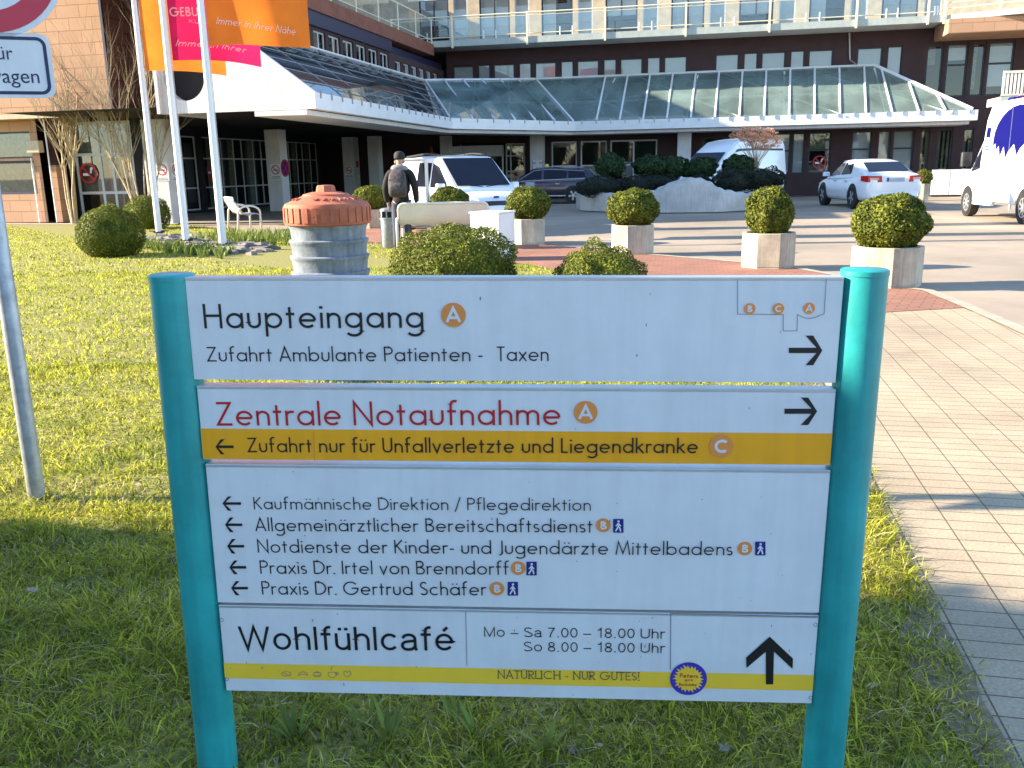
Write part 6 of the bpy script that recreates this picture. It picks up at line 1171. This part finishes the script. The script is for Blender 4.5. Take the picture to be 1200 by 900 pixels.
# --- ambulance leaving to the right
AL = [(-3.2, .5, 1.0, .92), (-3.15, .40, 1.15, .985), (-1.0, .36, 1.2, 1.0), (.8, .36, 1.2, 1.0), (1.9, .36, 1.18, .985), (2.3, .34, 1.08, .97), (2.7, .33, .98, .90), (2.92, .42, .78, .72)]
ACB = [(.2, 1.15, 2.45, .985, .86), (.95, 1.15, 2.40, .985, .86), (1.15, 1.15, 2.28, .98, .85), (2.15, 1.13, 1.18, .95, .86)]
AW = [[(1.02, .10), (1.85, .10), (1.22, .84), (1.02, .84)]]
pr_ = on_z(1195, 261); pf_ = on_z(1138, 252); hd = Vector((pf_.x - pr_.x, pf_.y - pr_.y, 0)).normalized(); hd = Vector((.13, .99, 0)).normalized(); rt_ = Vector((hd.y, -hd.x, 0))
ctr = (Vector((pr_.x, pr_.y, 0)) + Vector((pf_.x, pf_.y, 0))) / 2 + rt_ * .92 - hd * .05
amb, as_, _ = vehicle('ambulance', 'white box ambulance with blue splash on its side, at the right edge', ctr, math.atan2(hd.y, hd.x), AL, ACB, 'carwhite', AW, (-1.80, 1.86), wr=.35, rearglass=False, cat='ambulance', wheels=('steel',))
m = MB(); m.prism([(-3.22, .80), (.98, .80), (1.0, 1.4), (.80, 2.45), (.55, 2.80), (.35, 2.86), (-3.15, 2.86), (-3.22, 2.80)], 'y', -1.03, 1.03); bx_ = m.build('box_body', M['carwhite'], amb)
for s in (1, -1):
    f = lambda a, b, s=s: (a, s * 1.034, b); P = []
    for k in range(0, 13): A = math.pi * k / 12; P.append((-1.15 + 1.45 * math.cos(A), 1.92 + .80 * math.sin(A)))
    fr = [(-2.6, 1.92), (-2.55, 1.72), (-2.35, 1.86), (-2.2, 1.66), (-2.0, 1.84), (-1.8, 1.6), (-1.6, 1.82), (-1.35, 1.70), (-1.2, 1.55), (-1.0, 1.82), (-.7, 1.66), (-.55, 1.48), (-.4, 1.78), (-.2, 1.52), (-.08, 1.80), (.08, 1.68), (.12, 1.86), (.28, 1.80)]
    m = MB(); m.poly([f(*q_) for q_ in P] + [f(*q_) for q_ in fr]); m.build('blue_splash', M['ambblue'], bx_)
    m = MB(); m.poly([f(.52, 2.02), f(.80, 2.02), f(.76, 2.26), f(.50, 2.26)]); m.build('blue_square', M['ambblue'], bx_)
    m = MB(); [m.ribbon([(.50, z), (.82, z)], .028, lambda a, b, s=s: (a, s * 1.035, b)) for z in (1.80, 1.72)]; [m.ribbon([(x, 1.93), (x + .06, 1.93)], .03, lambda a, b, s=s: (a, s * 1.035, b)) for x in (.54, .66, .76)]; m.build('small_marks', M['navy'], bx_)
    m = MB(); m.tube([(.9, s * .998, 1.1), (.92, s * 1.01, .5)], .008, 4); m.tube([(-.75, s * 1.036, 2.7), (-.75, s * 1.036, .85)], .008, 4); m.build('door_seam', M['galv'], amb)
    boxpart(amb, 'sill_step', 'white', .15, 1.35, min(s * .9, s * 1.03), max(s * .9, s * 1.03), .32, .42, .02); boxpart(amb, 'skirt', 'carwhite', -1.35, 1.36, min(s * .94, s * 1.028), max(s * .94, s * 1.028), .43, .82, .01)
    boxpart(amb, 'mirror', 'plastic', 1.72, 1.86, min(s * 1.0, s * 1.26), max(s * 1.0, s * 1.26), 1.3, 1.68, .03); boxpart(amb, 'tail_light', 'taillight', -3.26, -3.2, min(s * .8, s * .98), max(s * .8, s * .98), .9, 1.3, .01)
boxpart(amb, 'blue_beacon', 'ambblue', .2, .55, -.7, .7, 2.86, 2.98, .03); handles(amb, (1.08,), 1.02, 1.0, 'plastic')

# ================================================================== PERSON walking away, with a backpack
def skin_mesh(name, nodes, edges, m, parent=None, lv=2, loc=None, root=0):
    me = bpy.data.meshes.new(name); me.from_pydata([n[:3] for n in nodes], edges, []); me.update(); me.materials.append(m)
    o = bpy.data.objects.new(name, me); COL.objects.link(o); sk = o.modifiers.new('Skin', 'SKIN'); sk.use_smooth_shade = True
    if not me.skin_vertices: raise RuntimeError('no skin layer')
    for i, n in enumerate(nodes): me.skin_vertices[0].data[i].radius = (n[3], n[4] if len(n) > 4 else n[3]); me.skin_vertices[0].data[i].use_root = (i == root)
    subsurf(o, lv)
    if parent: o.parent = parent
    if loc is not None: o.location = loc
    return o
pp = on_z(472, 293.0); per = thing('person', 'person in a dark jacket and black cap walking towards the entrance', 'person', (pp.x, pp.y + .1, 0), R(-6))
ND = []; ED = []
def nd(*a, par=None):
    ND.append(a); i = len(ND) - 1
    if par is not None: ED.append((par, i))
    return i
pel = nd(0, 0, .95, .125, .095); wa = nd(0, .01, 1.12, .115, .085, par=pel); ch_ = nd(0, .0, 1.32, .165, .115, par=wa); ck = nd(0, -.01, 1.45, .10, .08, par=ch_); nk = nd(0, .0, 1.54, .055, par=ck); hd_ = nd(0, .02, 1.62, .078, .09, par=nk); ht = nd(0, .02, 1.73, .07, .085, par=hd_)
for s in (1, -1):
    hp = nd(s * .10, 0, .88, .088, par=pel); kn = nd(s * .10, .05 * s, .50, .06, par=hp); an = nd(s * .10, -.04 + .08 * s, .10, .042, par=kn); ft = nd(s * .11, .10 + .08 * s, .035, .04, .03, par=an)
    sh = nd(s * .19, 0, 1.42, .065, par=ck); el = nd(s * .27, -.03, 1.15, .047, par=sh); wr_ = nd(s * .27, .06, .90, .032, par=el); pm = nd(s * .265, .08, .83, .036, .02, par=wr_)
    for k, (dx, ln) in enumerate(((-.026, .07), (-.009, .082), (.009, .078), (.025, .062))): a = nd(s * .265, .08 + dx, .79, .0095, par=pm); nd(s * .255, .088 + dx, .79 - ln, .0075, par=a)
    a = nd(s * .25, .112, .81, .011, par=pm); nd(s * .245, .125, .775, .009, par=a)
skin_mesh('body', ND, ED, M['skin'], per)
JN = [(0, 0, .80, .172, .125), (0, 0, .98, .17, .125), (0, 0, 1.15, .165, .12), (0, 0, 1.33, .19, .13), (0, -.01, 1.46, .12, .10), (0, 0, 1.53, .085)]; JE = [(i, i + 1) for i in range(5)]
for s in (1, -1):
    k = len(JN); JN += [(s * .205, 0, 1.41, .085), (s * .285, -.03, 1.15, .072), (s * .285, .05, .93, .056), (s * .28, .065, .88, .05)]; JE += [(4, k), (k, k + 1), (k + 1, k + 2), (k + 2, k + 3)]
skin_mesh('jacket', JN, JE, M['jacket'], per, root=2)
TN = [(0, 0, .97, .165, .13)]; TE = []
for s in (1, -1): k = len(TN); TN += [(s * .10, 0, .84, .1), (s * .10, .05 * s, .50, .078), (s * .10, -.04 + .08 * s, .12, .066), (s * .10, -.035 + .08 * s, .06, .07)]; TE += [(0, k), (k, k + 1), (k + 1, k + 2), (k + 2, k + 3)]
skin_mesh('trousers', TN, TE, M['jeans'], per)
for s in (1, -1): skin_mesh('shoe', [(s * .10, -.07 + .08 * s, .05, .045, .05), (s * .105, .03 + .08 * s, .045, .048, .042), (s * .11, .14 + .08 * s, .035, .045, .032)], [(0, 1), (1, 2)], M['shoe'], per)
skin_mesh('hood', [(-.13, -.07, 1.50, .05), (-.06, -.12, 1.52, .062), (.06, -.12, 1.52, .062), (.13, -.07, 1.50, .05), (.12, .03, 1.50, .04), (-.12, .03, 1.50, .04)], [(0, 1), (1, 2), (2, 3), (3, 4), (0, 5)], M['hood'], per)
m = MB(); m.lathe([(.098, 1.665), (.103, 1.70), (.10, 1.755), (.075, 1.80), (.03, 1.815)], 20, (0, .02)); cpp = m.build('cap', M['cap'], per, True)
m = MB(); m.add([(-.075, .10, 1.685), (.075, .10, 1.685), (.05, .20, 1.668), (-.05, .20, 1.668), (-.075, .10, 1.675), (.075, .10, 1.675), (.05, .20, 1.66), (-.05, .20, 1.66)], [(0, 1, 2, 3), (7, 6, 5, 4), (0, 4, 5, 1), (1, 5, 6, 2), (2, 6, 7, 3), (3, 7, 4, 0)]); m.build('peak', M['cap'], cpp)
m = MB()
for s in (1, -1): m.lathe([(.012, 0), (.02, .02), (.018, .05), (.008, .06)], 8, M=Matrix.Translation((s * .083, .02, 1.59)))
m.lathe([(.014, 0), (.016, .015), (.005, .045)], 8, M=Matrix.Translation((0, .115, 1.60))); m.build('ears_and_nose', M['skin'], per)
bk = thing('backpack', 'dark patterned backpack on the back of the walking person', 'backpack', (pp.x, pp.y + .1, 0), R(-6))
m = MB(); sec = []
for z, w, d in ((.98, .10, .06), (1.0, .15, .15), (1.08, .17, .19), (1.25, .17, .19), (1.38, .155, .16), (1.46, .12, .11), (1.49, .07, .05)):
    sec.append([(w * math.copysign(abs(math.cos(t)) ** .6, math.cos(t)), -.15 - d * .5 + d * .55 * math.copysign(abs(math.sin(t)) ** .6, math.sin(t)), z) for t in np.linspace(0, 2 * math.pi, 17)[:-1]])
loft(sec).build('main_bag', M['pack'], bk, True)
m = MB(); sec = []
for z, w, d in ((1.02, .09, .03), (1.04, .13, .07), (1.18, .13, .08), (1.24, .11, .05), (1.25, .06, .02)): sec.append([(w * math.copysign(abs(math.cos(t)) ** .6, math.cos(t)), -.33 - d * .3 + d * .55 * math.copysign(abs(math.sin(t)) ** .6, math.sin(t)), z) for t in np.linspace(0, 2 * math.pi, 17)[:-1]])
loft(sec).build('front_pocket', M['pack'], bk, True)
for s in (1, -1): m = MB(); m.tube([(s * .11, -.13, 1.44), (s * .12, -.03, 1.53), (s * .125, .10, 1.47), (s * .14, .14, 1.3), (s * .15, .05, 1.1), (s * .14, -.1, 1.03)], .022, 6); m.build('strap', M['cap'], bk, True)
for z in (1.14, 1.30): m = MB(); m.tube([(-.14, -.325, z), (0, -.35 - (.02 if z < 1.2 else -.02), z), (.14, -.325, z)], .008, 5); m.build('webbing', M['cap'], bk)
